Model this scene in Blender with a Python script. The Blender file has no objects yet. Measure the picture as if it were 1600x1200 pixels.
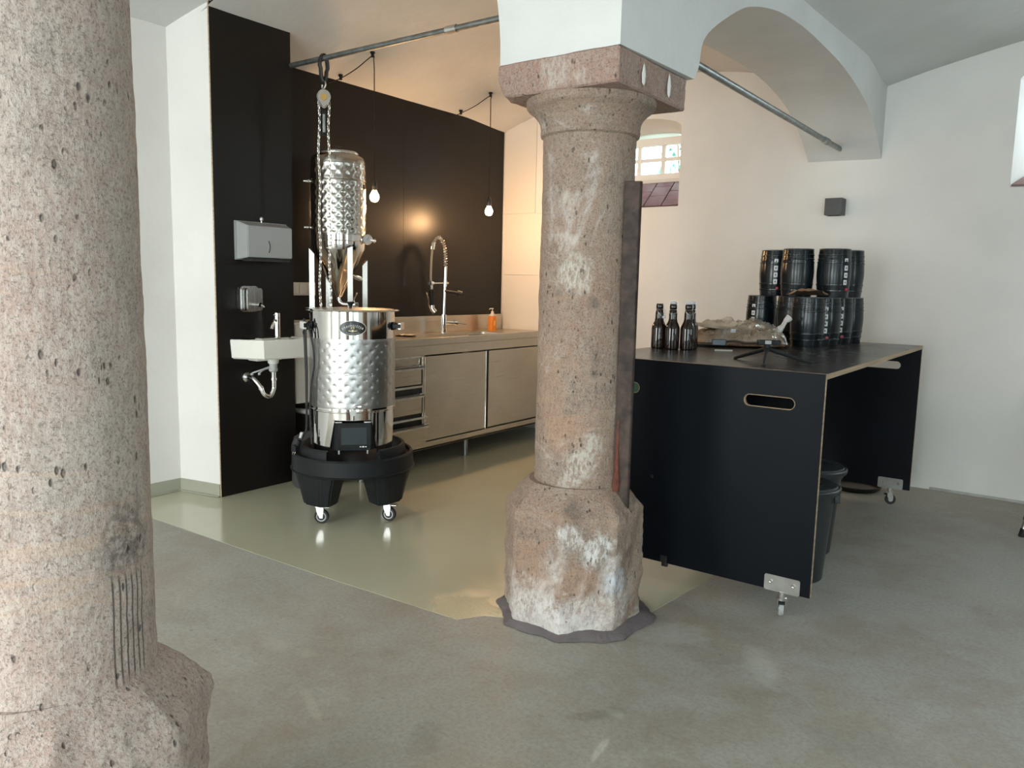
import bpy, bmesh, math, random
from math import sin, cos, pi, sqrt, hypot, atan2
from mathutils import Vector, Matrix, noise
from mathutils.geometry import delaunay_2d_cdt

random.seed(7)
S = bpy.context.scene
COL = S.collection

# ------------------------------------------------------------ camera
cam_d = bpy.data.cameras.new('camera')
cam = bpy.data.objects.new('camera', cam_d)
COL.objects.link(cam)
cam_d.sensor_width = 36
cam_d.lens = 36 * 1216 / 1600
cam_d.clip_start = 0.02
Rm = Matrix(((0.8043615889731048, -0.09360574720109409, 0.5867200339817845),
             (0.5937471720111475, 0.09073440827015876, -0.7995195825523154),
             (0.021603932823131642, 0.9914662027758632, 0.12856142049535937)))
cam.matrix_world = Matrix.Translation((0, 0, 1.30)) @ Rm.to_4x4()
S.camera = cam

# ------------------------------------------------------------ world, lights, exposure
S.view_settings.view_transform = 'Standard'
S.view_settings.look = 'None'
S.view_settings.gamma = 1
S.view_settings.use_curve_mapping = False
S.view_settings.exposure = 0.55

W = bpy.data.worlds.new('daylight')
S.world = W
W.use_nodes = True
bg = W.node_tree.nodes['Background']
bg.inputs[0].default_value = (0.80, 0.93, 1.0, 1)
bg.inputs[1].default_value = 4.5


def area(name, loc, target, sx, sy, power, color):
    d = bpy.data.lights.new(name, 'AREA')
    d.shape = 'RECTANGLE'
    d.size = sx
    d.size_y = sy
    d.energy = power
    d.color = color
    o = bpy.data.objects.new(name, d)
    COL.objects.link(o)
    o.location = loc
    o.rotation_euler = (Vector(target) - Vector(loc)).to_track_quat('-Z', 'Y').to_euler()
    return o


DAY = (0.80, 0.935, 1.0)
DAYL = (1.0, 0.985, 0.95)
area('daylight_door_left', (-3.0, -2.92, 1.35), (-3.0, 3, -0.9), 1.5, 2.2, 76, DAYL)
area('daylight_door_middle', (-0.6, -2.92, 1.35), (-0.6, 3, -0.9), 1.5, 2.2, 60, DAYL)
area('daylight_door_right', (2.2, -2.92, 1.25), (2.2, 3, -0.9), 1.7, 2.3, 44, DAY)
area('daylight_window_right', (3.5, 2.6, 1.6), (-1, 3.2, 0.4), .75, 1.0, 6, DAY)
area('added_side_lamp', (3.5, -1.2, 1.25), (-1, -1.0, 0.0), .85, 2.0, 5, DAY)  # lamp added in the unseen side door, for reflections in the kettle
area('daylight_niche', (0.12, 6.12, 2.42), (0.1, 4.5, 1.5), 0.8, 0.5, 9, DAY)


# ------------------------------------------------------------ materials
def newmat(name):
    m = bpy.data.materials.new(name)
    m.use_nodes = True
    nt = m.node_tree
    return m, nt, nt.nodes['Principled BSDF'], nt.nodes, nt.links


def pmat(name, col, rough=.5, metal=0., var=0., vscale=8., bump=0., bscale=60., coat=0., stretch=None,
         trans=0., ior=1.5, spec=None, col2=None, rvar=0.):
    m, nt, b, N, L = newmat(name)
    b.inputs['Base Color'].default_value = (*col, 1)
    b.inputs['Roughness'].default_value = rough
    b.inputs['Metallic'].default_value = metal
    b.inputs['Coat Weight'].default_value = coat
    b.inputs['Transmission Weight'].default_value = trans
    b.inputs['IOR'].default_value = ior
    if spec is not None:
        b.inputs['Specular IOR Level'].default_value = spec
    if var or bump or rvar:
        tc = N.new('ShaderNodeTexCoord')
        mp = N.new('ShaderNodeMapping')
        L.new(tc.outputs['Object'], mp.inputs[0])
        if stretch:
            mp.inputs['Scale'].default_value = stretch
        n = N.new('ShaderNodeTexNoise')
        n.inputs['Scale'].default_value = vscale
        n.inputs['Detail'].default_value = 6
        L.new(mp.outputs[0], n.inputs[0])
        if var:
            cr = N.new('ShaderNodeMix')
            cr.data_type = 'RGBA'
            c2 = col2 if col2 else tuple(c * (1 - var) for c in col)
            c1 = col if col2 else tuple(min(1, c * (1 + var)) for c in col)
            cr.inputs[6].default_value = (*c1, 1)
            cr.inputs[7].default_value = (*c2, 1)
            mr = N.new('ShaderNodeMapRange')
            mr.inputs[1].default_value = .35
            mr.inputs[2].default_value = .65
            L.new(n.outputs[0], mr.inputs[0])
            L.new(mr.outputs[0], cr.inputs[0])
            L.new(cr.outputs[2], b.inputs['Base Color'])
        if rvar:
            mr2 = N.new('ShaderNodeMapRange')
            mr2.inputs[3].default_value = max(0.02, rough - rvar)
            mr2.inputs[4].default_value = rough + rvar
            L.new(n.outputs[0], mr2.inputs[0])
            L.new(mr2.outputs[0], b.inputs['Roughness'])
        if bump:
            n2 = N.new('ShaderNodeTexNoise')
            n2.inputs['Scale'].default_value = bscale
            n2.inputs['Detail'].default_value = 5
            L.new(mp.outputs[0], n2.inputs[0])
            bp = N.new('ShaderNodeBump')
            bp.inputs['Strength'].default_value = bump
            bp.inputs['Distance'].default_value = .01
            L.new(n2.outputs[0], bp.inputs['Height'])
            L.new(bp.outputs[0], b.inputs['Normal'])
    return m


def M_(N, L, op, a, bb=None, c=None):
    n = N.new('ShaderNodeMath')
    n.operation = op
    for i, v in enumerate((a, bb, c)):
        if v is None:
            continue
        if isinstance(v, (int, float)):
            n.inputs[i].default_value = v
        else:
            L.new(v, n.inputs[i])
    return n.outputs[0]


def mixc(N, L, f, a, bb, mode='MIX'):
    n = N.new('ShaderNodeMix')
    n.data_type = 'RGBA'
    n.blend_type = mode
    for i, v in ((0, f), (6, a), (7, bb)):
        if isinstance(v, (int, float)):
            n.inputs[i].default_value = v
        elif isinstance(v, tuple):
            n.inputs[i].default_value = (*v, 1)
        else:
            L.new(v, n.inputs[i])
    return n.outputs[2]


def rng(N, L, v, a, b, c=0., d=1.):
    n = N.new('ShaderNodeMapRange')
    n.inputs[1].default_value = a
    n.inputs[2].default_value = b
    n.inputs[3].default_value = c
    n.inputs[4].default_value = d
    L.new(v, n.inputs[0])
    return n.outputs[0]


def tex(N, L, vec, scale, detail=5, rough=.55, kind='N', dist=0.):
    if kind == 'N':
        n = N.new('ShaderNodeTexNoise')
        n.inputs['Detail'].default_value = detail
        n.inputs['Roughness'].default_value = rough
        n.inputs['Distortion'].default_value = dist
    else:
        n = N.new('ShaderNodeTexVoronoi')
    n.inputs['Scale'].default_value = scale
    L.new(vec, n.inputs['Vector'])
    return n.outputs[0]


def coords(N, L, scale=(1, 1, 1), loc=(0, 0, 0)):
    tc = N.new('ShaderNodeTexCoord')
    mp = N.new('ShaderNodeMapping')
    mp.inputs['Scale'].default_value = scale
    mp.inputs['Location'].default_value = loc
    L.new(tc.outputs['Object'], mp.inputs[0])
    return mp.outputs[0]


FEATURES = ()


def stone_mat(name, base, dark, light, pink, lime=0., speck=1.0, tool=0., veins=.38):
    m, nt, b, N, L = newmat(name)
    v = coords(N, L)
    vz = coords(N, L, (1, 1, .45))
    n1 = tex(N, L, v, 4.5, 7, .62)
    n2 = tex(N, L, vz, 75, 4, .75)
    n3 = tex(N, L, v, 11, 6, .7, dist=.6)
    c = mixc(N, L, rng(N, L, n1, .36, .62), base, pink)
    c = mixc(N, L, rng(N, L, n3, .5, .72, 0, .75), c, dark)
    c = mixc(N, L, rng(N, L, n2, .44, .60, 0, .75), c, light)
    c = mixc(N, L, rng(N, L, tex(N, L, v, 240, 2, .7), .50, .62, 0, .55), c, light)
    n4 = tex(N, L, v, 160, 3, .8)
    c = mixc(N, L, rng(N, L, n4, .52, .62, 0, .6), c, tuple(x * .45 for x in dark))
    # pores: dark little pits
    vp = tex(N, L, coords(N, L, (1, 1, .5)), 58, kind='V')
    gate = tex(N, L, v, 16, 3, .6)
    pit = M_(N, L, 'MULTIPLY', rng(N, L, vp, .14, .26, 1, 0), rng(N, L, gate, .53, .62))
    c = mixc(N, L, M_(N, L, 'MULTIPLY', pit, .75 * speck), c, tuple(x * .25 for x in dark))
    # ochre veins
    nv = tex(N, L, coords(N, L, (.35, .35, 2.6), (0, 0, .3)), 1.6, 5, .55, dist=.5)
    vein = rng(N, L, M_(N, L, 'ABSOLUTE', M_(N, L, 'SUBTRACT', nv, .56)), .0, .012, veins, 0)
    c = mixc(N, L, vein, c, (.50, .33, .19))
    if lime:
        nl = tex(N, L, v, 3.2, 8, .72, dist=.8)
        sep = N.new('ShaderNodeSeparateXYZ')
        L.new(v, sep.inputs[0])
        low = rng(N, L, sep.outputs[2], .02, .42, .16, 0)
        f = rng(N, L, M_(N, L, 'ADD', nl, low), .56, .70, 0, lime)
        grain = rng(N, L, tex(N, L, v, 45, 4, .8), .35, .6, .3, 1)
        c = mixc(N, L, M_(N, L, 'MULTIPLY', f, grain), c, (.60, .56, .53))
        for (fx, fy, fz, rr_, st_, cc) in FEATURES:
            vm = N.new('ShaderNodeVectorMath')
            vm.operation = 'SUBTRACT'
            L.new(v, vm.inputs[0])
            vm.inputs[1].default_value = (fx, fy, fz)
            vl = N.new('ShaderNodeVectorMath')
            vl.operation = 'LENGTH'
            L.new(vm.outputs[0], vl.inputs[0])
            dd_ = M_(N, L, 'ADD', M_(N, L, 'MULTIPLY', vl.outputs['Value'], 1 / rr_), M_(N, L, 'MULTIPLY', M_(N, L, 'SUBTRACT', n3, .5), 2.2))
            ff = M_(N, L, 'MULTIPLY', rng(N, L, dd_, .55, 1.1, st_, 0), rng(N, L, n2, .42, .56, .22, 1))
            c = mixc(N, L, ff, c, cc)
    if tool:
        # comb of dark vertical scorings low on the shaft
        sep2 = N.new('ShaderNodeSeparateXYZ')
        L.new(v, sep2.inputs[0])
        ang = M_(N, L, 'ARCTAN2', sep2.outputs[1], sep2.outputs[0])
        da = M_(N, L, 'ABSOLUTE', M_(N, L, 'SUBTRACT', ang, tool))
        ma = rng(N, L, da, .21, .24, 1, 0)
        zz = sep2.outputs[2]
        mz = M_(N, L, 'MULTIPLY', rng(N, L, zz, .53, .56), rng(N, L, zz, .74, .76, 1, 0))
        wob = tex(N, L, v, 7, 3)
        w = M_(N, L, 'SINE', M_(N, L, 'MULTIPLY', M_(N, L, 'ADD', ang, M_(N, L, 'MULTIPLY', wob, .06)), 78.))
        g = M_(N, L, 'MULTIPLY', rng(N, L, w, .35, .9), M_(N, L, 'MULTIPLY', ma, mz))
        c = mixc(N, L, M_(N, L, 'MULTIPLY', g, .85), c, (.05, .045, .04))
        mz2 = M_(N, L, 'MULTIPLY', rng(N, L, zz, .73, .79), rng(N, L, zz, .84, .93, 1, 0))
        blot = M_(N, L, 'MULTIPLY', rng(N, L, tex(N, L, v, 60, 5, .8), .42, .56), M_(N, L, 'MULTIPLY', rng(N, L, da, .16, .40, 1, 0), mz2))
        c = mixc(N, L, M_(N, L, 'MULTIPLY', blot, .7), c, (.05, .045, .04))
    L.new(c, b.inputs['Base Color'])
    b.inputs['Roughness'].default_value = .88
    h = M_(N, L, 'ADD', M_(N, L, 'MULTIPLY', n2, .6), M_(N, L, 'MULTIPLY', pit, -1.4))
    h = M_(N, L, 'ADD', h, M_(N, L, 'MULTIPLY', n4, .35))
    h = M_(N, L, 'ADD', h, M_(N, L, 'MULTIPLY', n3, .9))
    bp = N.new('ShaderNodeBump')
    bp.inputs['Strength'].default_value = .8
    bp.inputs['Distance'].default_value = .006
    L.new(h, bp.inputs['Height'])
    L.new(bp.outputs[0], b.inputs['Normal'])
    return m


def floor_mat():
    m, nt, b, N, L = newmat('worn_concrete')
    v = coords(N, L)
    n1 = tex(N, L, v, 1.3, 9, .68, dist=.4)
    n2 = tex(N, L, v, 6, 9, .74, dist=.8)
    n3 = tex(N, L, v, 70, 5, .75)
    c = mixc(N, L, rng(N, L, n1, .42, .58), (.365, .352, .308), (.300, .262, .212))
    c = mixc(N, L, rng(N, L, n2, .42, .62, 0, .6), c, (.405, .405, .375))
    c = mixc(N, L, rng(N, L, n3, .44, .62, 0, .38), c, (.19, .17, .145))
    c = mixc(N, L, rng(N, L, tex(N, L, v, 190, 3, .7), .55, .66, 0, .35), c, (.42, .42, .39))
    ns = tex(N, L, coords(N, L, (1, 1, 1), (5, 2, 0)), 22, 5, .7)
    c = mixc(N, L, rng(N, L, ns, .64, .72, 0, .6), c, (.10, .085, .065))
    # pale rubbed places and paint drips, at their spots on the floor
    wv = tex(N, L, v, 9, 5, .7)
    wv2 = tex(N, L, v, 30, 5, .8)
    sep = N.new('ShaderNodeSeparateXYZ')
    L.new(v, sep.inputs[0])
    X, Y = sep.outputs[0], sep.outputs[1]
    for (px, py, rx, ry, rot, st, col) in (
            (-.80, 2.59, .055, .13, .6, .75, (.47, .47, .42)), (-.99, 1.80, .012, .075, .15, .9, (.55, .54, .48)),
            (-1.81, 1.46, .02, .10, 1.1, .5, (.46, .45, .38)), (-2.24, 1.64, .07, .05, 0, .45, (.44, .43, .37)),
            (-1.15, 2.62, .16, .09, .8, .55, (.46, .46, .42)), (-2.08, 1.67, .04, .035, 0, .4, (.44, .43, .37)),
            (-1.05, 2.0, .03, .02, 0, .6, (.5, .5, .45)), (-.55, 3.3, .22, .07, .4, .3, (.42, .42, .38)),
            (-1.42, 1.55, .05, .09, .4, .35, (.16, .14, .11)), (-.35, 2.3, .2, .1, .2, .3, (.16, .14, .11)),
            (-2.75, 1.55, .2, .08, .2, .35, (.20, .165, .125)), (-1.1, 1.95, .10, .03, .9, .5, (.15, .13, .1))):
        dx = M_(N, L, 'SUBTRACT', X, px)
        dy = M_(N, L, 'SUBTRACT', Y, py)
        a = M_(N, L, 'ADD', M_(N, L, 'MULTIPLY', dx, cos(rot) / rx), M_(N, L, 'MULTIPLY', dy, sin(rot) / rx))
        d = M_(N, L, 'ADD', M_(N, L, 'MULTIPLY', dx, -sin(rot) / ry), M_(N, L, 'MULTIPLY', dy, cos(rot) / ry))
        r = M_(N, L, 'SQRT', M_(N, L, 'ADD', M_(N, L, 'MULTIPLY', a, a), M_(N, L, 'MULTIPLY', d, d)))
        r = M_(N, L, 'ADD', r, M_(N, L, 'MULTIPLY', M_(N, L, 'SUBTRACT', wv, .5), 2.4))
        f = rng(N, L, r, .6, 1.2, st, 0)
        f = M_(N, L, 'MULTIPLY', f, rng(N, L, wv2, .35, .6, .35, 1))
        c = mixc(N, L, f, c, col)
    L.new(c, b.inputs['Base Color'])
    L.new(rng(N, L, n2, .3, .7, .42, .72), b.inputs['Roughness'])
    bp = N.new('ShaderNodeBump')
    bp.inputs['Strength'].default_value = .35
    bp.inputs['Distance'].default_value = .004
    L.new(M_(N, L, 'ADD', n2, M_(N, L, 'MULTIPLY', n3, .5)), bp.inputs['Height'])
    L.new(bp.outputs[0], b.inputs['Normal'])
    return m


def epoxy_mat():
    m, nt, b, N, L = newmat('glossy_floor_coating')
    v = coords(N, L)
    n1 = tex(N, L, v, 1.5, 4)
    c = mixc(N, L, rng(N, L, n1, .4, .6), (.50, .485, .36), (.47, .455, .335))
    sep = N.new('ShaderNodeSeparateXYZ')
    L.new(v, sep.inputs[0])
    # rough gritty patch beside the column foot, gold light glitter painted into its colour
    dx = M_(N, L, 'MULTIPLY', M_(N, L, 'ADD', sep.outputs[0], 1.90), 1 / .16)
    dy = M_(N, L, 'MULTIPLY', M_(N, L, 'SUBTRACT', sep.outputs[1], 2.30), 1 / .14)
    r = M_(N, L, 'SQRT', M_(N, L, 'ADD', M_(N, L, 'MULTIPLY', dx, dx), M_(N, L, 'MULTIPLY', dy, dy)))
    r = M_(N, L, 'ADD', r, M_(N, L, 'MULTIPLY', M_(N, L, 'SUBTRACT', tex(N, L, v, 14, 4), .5), 1.5))
    f = rng(N, L, r, .7, 1.25, 1, 0)
    gr = tex(N, L, v, 150, 3, .7)
    c = mixc(N, L, M_(N, L, 'MULTIPLY', f, rng(N, L, gr, .42, .62)), c, (.62, .54, .33))
    L.new(c, b.inputs['Base Color'])
    L.new(rng(N, L, f, 0, 1, .17, .3), b.inputs['Roughness'])
    b.inputs['Coat Weight'].default_value = .35
    b.inputs['Coat Roughness'].default_value = .12
    bp = N.new('ShaderNodeBump')
    bp.inputs['Distance'].default_value = .003
    L.new(M_(N, L, 'ADD', M_(N, L, 'MULTIPLY', f, .8), .05), bp.inputs['Strength'])
    L.new(M_(N, L, 'ADD', M_(N, L, 'MULTIPLY', gr, f), tex(N, L, v, 5, 2)), bp.inputs['Height'])
    L.new(bp.outputs[0], b.inputs['Normal'])
    return m


def glass_mat(name, col=(1, 1, 1), mixg=.12, rough=.02):
    m = bpy.data.materials.new(name)
    m.use_nodes = True
    nt = m.node_tree
    N, L = nt.nodes, nt.links
    N.remove(N['Principled BSDF'])
    t = N.new('ShaderNodeBsdfTransparent')
    t.inputs[0].default_value = (*col, 1)
    g = N.new('ShaderNodeBsdfGlossy')
    g.inputs['Roughness'].default_value = rough
    mx = N.new('ShaderNodeMixShader')
    mx.inputs[0].default_value = mixg
    L.new(t.outputs[0], mx.inputs[1])
    L.new(g.outputs[0], mx.inputs[2])
    L.new(mx.outputs[0], N['Material Output'].inputs[0])
    return m


def emit_mat(name, col, st):
    m, nt, b, N, L = newmat(name)
    b.inputs['Base Color'].default_value = (*col, 1)
    b.inputs['Emission Color'].default_value = (*col, 1)
    b.inputs['Emission Strength'].default_value = st
    return m


def brushed(name, col, rough, stretch, bump=.03):
    m, nt, b, N, L = newmat(name)
    b.inputs['Metallic'].default_value = 1
    v = coords(N, L, stretch)
    n = tex(N, L, v, 260, 3, .6)
    big = tex(N, L, coords(N, L), 2.2, 3)
    c = mixc(N, L, rng(N, L, big, .35, .65), tuple(x * 1.04 for x in col), tuple(x * .9 for x in col))
    L.new(c, b.inputs['Base Color'])
    L.new(rng(N, L, n, .3, .7, rough * .8, rough * 1.2), b.inputs['Roughness'])
    bp = N.new('ShaderNodeBump')
    bp.inputs['Strength'].default_value = bump
    bp.inputs['Distance'].default_value = .002
    L.new(n, bp.inputs['Height'])
    L.new(bp.outputs[0], b.inputs['Normal'])
    return m


PLASTER = pmat('white_plaster', (.70, .685, .655), .9, var=.035, vscale=2.2, bump=.25, bscale=14)
ARCHP = pmat('dimmed_arch_plaster', (.60, .605, .59), .92, var=.05, vscale=2.5, bump=.35, bscale=12)  # white plaster darkened; weaker light on the arches put into its colour
VAULT = pmat('dimmed_vault_plaster', (.56, .565, .55), .92, var=.05, vscale=2.0, bump=.35, bscale=12)  # same plaster, greyed further to hold the shade under the vaults
LIMEC, ORC, DKC = (.52, .49, .43), (.40, .225, .13), (.07, .062, .052)
FEATURES = ((.048, -.168, 1.333, .075, .75, LIMEC), (.010, -.174, 1.45, .045, .5, LIMEC), (.016, -.174, 1.60, .04, .35, LIMEC),
            (-.05, -.168, .86, .12, .32, ORC), (-.08, -.155, 1.02, .10, .22, ORC), (.04, -.172, .74, .10, .35, ORC),
            (.115, -.130, 1.235, .026, .55, DKC), (-.005, -.174, 1.265, .020, .5, DKC), (.128, -.118, 1.04, .030, .4, DKC), (.125, -.120, .98, .025, .4, DKC),
            (.091, -.149, .64, .075, .7, LIMEC), (.13, -.12, .72, .05, .6, LIMEC), (.06, -.165, .58, .05, .5, LIMEC),
            (-.04, -.25, .24, .13, .4, ORC), (.135, -.21, .20, .09, .38, ORC),
            (.184, -.169, .33, .07, .85, (.62, .62, .60)), (.235, -.10, .20, .06, .7, (.55, .60, .64)), (.11, -.22, .38, .06, .8, (.62, .60, .58)),
            (.0, -.25, .06, .14, .8, (.60, .57, .55)), (.16, -.20, .05, .12, .7, (.60, .57, .55)), (.10, -.2, .47, .05, .6, DKC), (.25, -.02, .30, .035, .8, DKC))
STONE = stone_mat('pink_granite', (.262, .190, .145), (.125, .100, .082), (.315, .255, .205), (.285, .175, .122), lime=.85, veins=.15)
FEATURES = ((-.02, .17, .9, .12, .25, ORC), (.12, -.12, .70, .16, .45, ORC), (.12, -.12, .96, .13, .35, ORC), (.17, .02, 1.15, .10, .25, ORC), (.165, .05, 1.02, .05, .5, DKC))
STONE_NEAR = stone_mat('grey_pink_granite', (.355, .290, .248), (.225, .190, .165), (.46, .395, .35), (.37, .262, .22), lime=0, tool=.35, veins=.25)
FEATURES = ((0, -.25, 2.03, .07, .5, LIMEC), (.1, -.25, 2.0, .04, .4, LIMEC))
STONE_CAP = stone_mat('red_sandstone', (.31, .205, .162), (.18, .128, .108), (.36, .285, .245), (.33, .19, .145), lime=.12, veins=0)
MORTAR = pmat('grey_mortar', (.135, .115, .118), .9, var=.2, bump=.4)
CONCRETE = floor_mat()
EPOXY = epoxy_mat()
COVE = pmat('floor_coating_upstand', (.33, .33, .265), .35, var=.04)
PANEL = pmat('black_phenolic_panel', (.0085, .0075, .0065), .36, var=.1, vscale=3, bump=.02, bscale=200, rvar=.04, spec=.28)
TABLEBLACK = pmat('black_film_plywood', (.0040, .0058, .0085), .42, var=.12, vscale=3, bump=.03, bscale=220, rvar=.05, spec=.13)
TABLETOP = pmat('dark_film_worktop', (.016, .014, .0145), .27, var=.1, vscale=3, bump=.03, bscale=260, rvar=.04, spec=.35)
PLY = pmat('plywood_edge', (.36, .26, .165), .7, var=.25, vscale=5, stretch=(.5, .5, 18))
STEEL = brushed('brushed_stainless', (.56, .51, .43), .33, (1, .01, 1), .015)
STEEL_V = brushed('satin_stainless', (.60, .59, .57), .24, (1, 1, .02))
STEEL_Q = brushed('quilted_stainless', (.46, .46, .45), .33, (1, 1, .3), .02)
STEEL_F = brushed('fermenter_stainless', (.47, .45, .41), .20, (1, 1, .3), .01)
MIRROR = pmat('polished_stainless', (.72, .71, .69), .07, 1)
CHROME = pmat('chrome', (.80, .80, .80), .06, 1)
GALV = pmat('galvanised_steel', (.25, .265, .26), .42, .9, var=.2, vscale=20, bump=.1)
ZINC = pmat('zinc_plated_steel', (.62, .62, .60), .3, 1, var=.1, vscale=20)
IRON = pmat('old_iron', (.040, .033, .030), .85, .0, var=.45, vscale=22, bump=1.0, bscale=30, col2=(.085, .060, .050), spec=.25)
RUST = pmat('red_rust', (.13, .038, .022), .9, var=.4, vscale=25, bump=.8, bscale=40)
CERAMIC = pmat('white_ceramic', (.74, .73, .68), .12, coat=.5)
WPLAST = pmat('white_plastic', (.66, .655, .62), .35)
GPLAST = pmat('grey_plastic', (.33, .335, .33), .4)
GREYPL = pmat('light_grey_plastic', (.40, .41, .41), .45)
BLACKPL = pmat('black_plastic', (.010, .012, .013), .5, bump=.05, bscale=120, spec=.22)
BLACKRUB = pmat('black_rubber', (.012, .012, .012), .6)
KEGM = pmat('black_keg_plastic', (.0060, .0100, .0130), .21, bump=.02, bscale=60, spec=.34)
BINM = pmat('black_bin_plastic', (.018, .024, .027), .38, bump=.06, bscale=80)
BLKMETAL = pmat('black_painted_metal', (.020, .020, .021), .4)
RED = pmat('red_plastic', (.35, .012, .03), .35)
GREEN = pmat('green_plastic', (.015, .11, .05), .4)
CORD = pmat('black_textile_cord', (.016, .008, .008), .8)
LABELW = pmat('white_label', (.62, .62, .62), .5)
BADGE = pmat('black_enamel_badge', (.010, .010, .010), .25)
GOLD = pmat('gold_print', (.40, .34, .14), .4)
SCREEN = pmat('dark_display_glass', (.028, .040, .044), .16)
PAPERW = pmat('white_cloth', (.62, .58, .50), .85, bump=.3, bscale=60)
CARD = pmat('brown_paper', (.27, .165, .095), .8, var=.2, vscale=9, bump=.4, bscale=20)
GRAIN = pmat('crushed_malt', (.52, .37, .24), .8, var=.5, vscale=120, bump=1.0, bscale=140, col2=(.30, .19, .11))
ORANGE = pmat('orange_liquid_soap', (.78, .25, .015), .2, trans=.15)
FROST = pmat('frosted_plastic', (.62, .58, .53), .4)
AMBER = pmat('amber_bottle_glass', (.014, .006, .003), .05, coat=.2)
BULBGL = emit_mat('glowing_filament_bulb', (1.0, .62, .28), 70)
WINFR = pmat('white_window_frame', (.78, .78, .76), .45)
PANE = glass_mat('window_pane', (.97, 1, .99), .07)
TILE = pmat('sky_tinted_clay_tile', (.25, .145, .20), .32, var=.18, vscale=9)  # red-purple clay, the sky's lilac reflection mixed into the base colour
JOINT = pmat('dark_tile_joint', (.05, .022, .022), .9)
SILLM = pmat('red_brown_sill', (.20, .11, .10), .6)
LEAF = pmat('leaf', (.16, .45, .36), .6)
WHITEBOARD = pmat('white_wall_board', (.67, .65, .60), .35)
COVERPL = glass_mat('clear_bag_film', (.86, .83, .76), .22, .2)


# ------------------------------------------------------------ geometry helpers
def BM():
    return bmesh.new()


def merge(dst, src, mtx=None):
    if mtx is not None:
        src.transform(mtx)
    me = bpy.data.meshes.new('tmp')
    src.to_mesh(me)
    src.free()
    dst.from_mesh(me)
    bpy.data.meshes.remove(me)
    return dst


def box(dst, x0, x1, y0, y1, z0, z1, bev=0., seg=2, mtx=None):
    b = BM()
    bmesh.ops.create_cube(b, size=1)
    for v in b.verts:
        v.co = Vector(((x0 + x1) / 2 + v.co.x * (x1 - x0), (y0 + y1) / 2 + v.co.y * (y1 - y0), (z0 + z1) / 2 + v.co.z * (z1 - z0)))
    if bev:
        bmesh.ops.bevel(b, geom=b.edges[:], offset=bev, segments=seg, affect='EDGES', profile=.5)
    return merge(dst, b, mtx)


def lathe(dst, prof, seg=32, mtx=None, c=(0, 0, 0), smooth=True):
    b = BM()
    rings = []
    for r, z in prof:
        if r < 1e-6:
            rings.append([b.verts.new((c[0], c[1], c[2] + z))])
        else:
            rings.append([b.verts.new((c[0] + r * cos(2 * pi * i / seg), c[1] + r * sin(2 * pi * i / seg), c[2] + z)) for i in range(seg)])
    for a, d in zip(rings, rings[1:]):
        for i in range(seg):
            j = (i + 1) % seg
            if len(a) == 1 and len(d) == 1:
                continue
            if len(a) == 1:
                f = b.faces.new((a[0], d[j], d[i]))
            elif len(d) == 1:
                f = b.faces.new((a[i], a[j], d[0]))
            else:
                f = b.faces.new((a[i], a[j], d[j], d[i]))
            f.smooth = smooth
    for rg, rev in ((rings[0], True), (rings[-1], False)):
        if len(rg) > 1:
            b.faces.new(rg[::-1] if rev else rg)
    return merge(dst, b, mtx)


def cyl(dst, p0, p1, r, seg=20, r2=None):
    p0, p1 = Vector(p0), Vector(p1)
    d = p1 - p0
    m = Matrix.Translation(p0) @ d.to_track_quat('Z', 'Y').to_matrix().to_4x4()
    return lathe(dst, [(r, 0), (r if r2 is None else r2, d.length)], seg, m)


def axm(p, d):
    return Matrix.Translation(Vector(p)) @ Vector(d).to_track_quat('Z', 'Y').to_matrix().to_4x4()


def tube(dst, pts, r, seg=10, closed=False, smooth=True, caps=True):
    pts = [Vector(p) for p in pts]
    n = len(pts)
    b = BM()
    rings = []
    t0 = (pts[1] - pts[0]).normalized()
    up = Vector((0, 0, 1)) if abs(t0.z) < .9 else Vector((1, 0, 0))
    nrm = t0.cross(up).normalized()
    pt = t0
    for i, p in enumerate(pts):
        if closed:
            t = (pts[(i + 1) % n] - pts[i - 1]).normalized()
        else:
            t = (pts[min(i + 1, n - 1)] - pts[max(i - 1, 0)]).normalized()
        q = pt.rotation_difference(t)
        nrm = (q @ nrm).normalized()
        pt = t
        bn = t.cross(nrm)
        rr = r[i] if isinstance(r, (list, tuple)) else r
        rings.append([b.verts.new(p + rr * (cos(2 * pi * k / seg) * nrm + sin(2 * pi * k / seg) * bn)) for k in range(seg)])
    m = n if closed else n - 1
    for i in range(m):
        a, d = rings[i], rings[(i + 1) % n]
        for k in range(seg):
            f = b.faces.new((a[k], a[(k + 1) % seg], d[(k + 1) % seg], d[k]))
            f.smooth = smooth
    if not closed and caps:
        b.faces.new(rings[0][::-1])
        b.faces.new(rings[-1])
    return merge(dst, b)


def spline(pts, n=8):
    P = [Vector(p) for p in pts]
    P = [P[0] * 2 - P[1]] + P + [P[-1] * 2 - P[-2]]
    out = []
    for i in range(1, len(P) - 2):
        for k in range(n):
            t = k / n
            a, b, c, d = P[i - 1:i + 3]
            out.append(.5 * ((2 * b) + (c - a) * t + (2 * a - 5 * b + 4 * c - d) * t * t + (3 * b - a - 3 * c + d) * t ** 3))
    out.append(P[-2])
    return out


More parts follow.
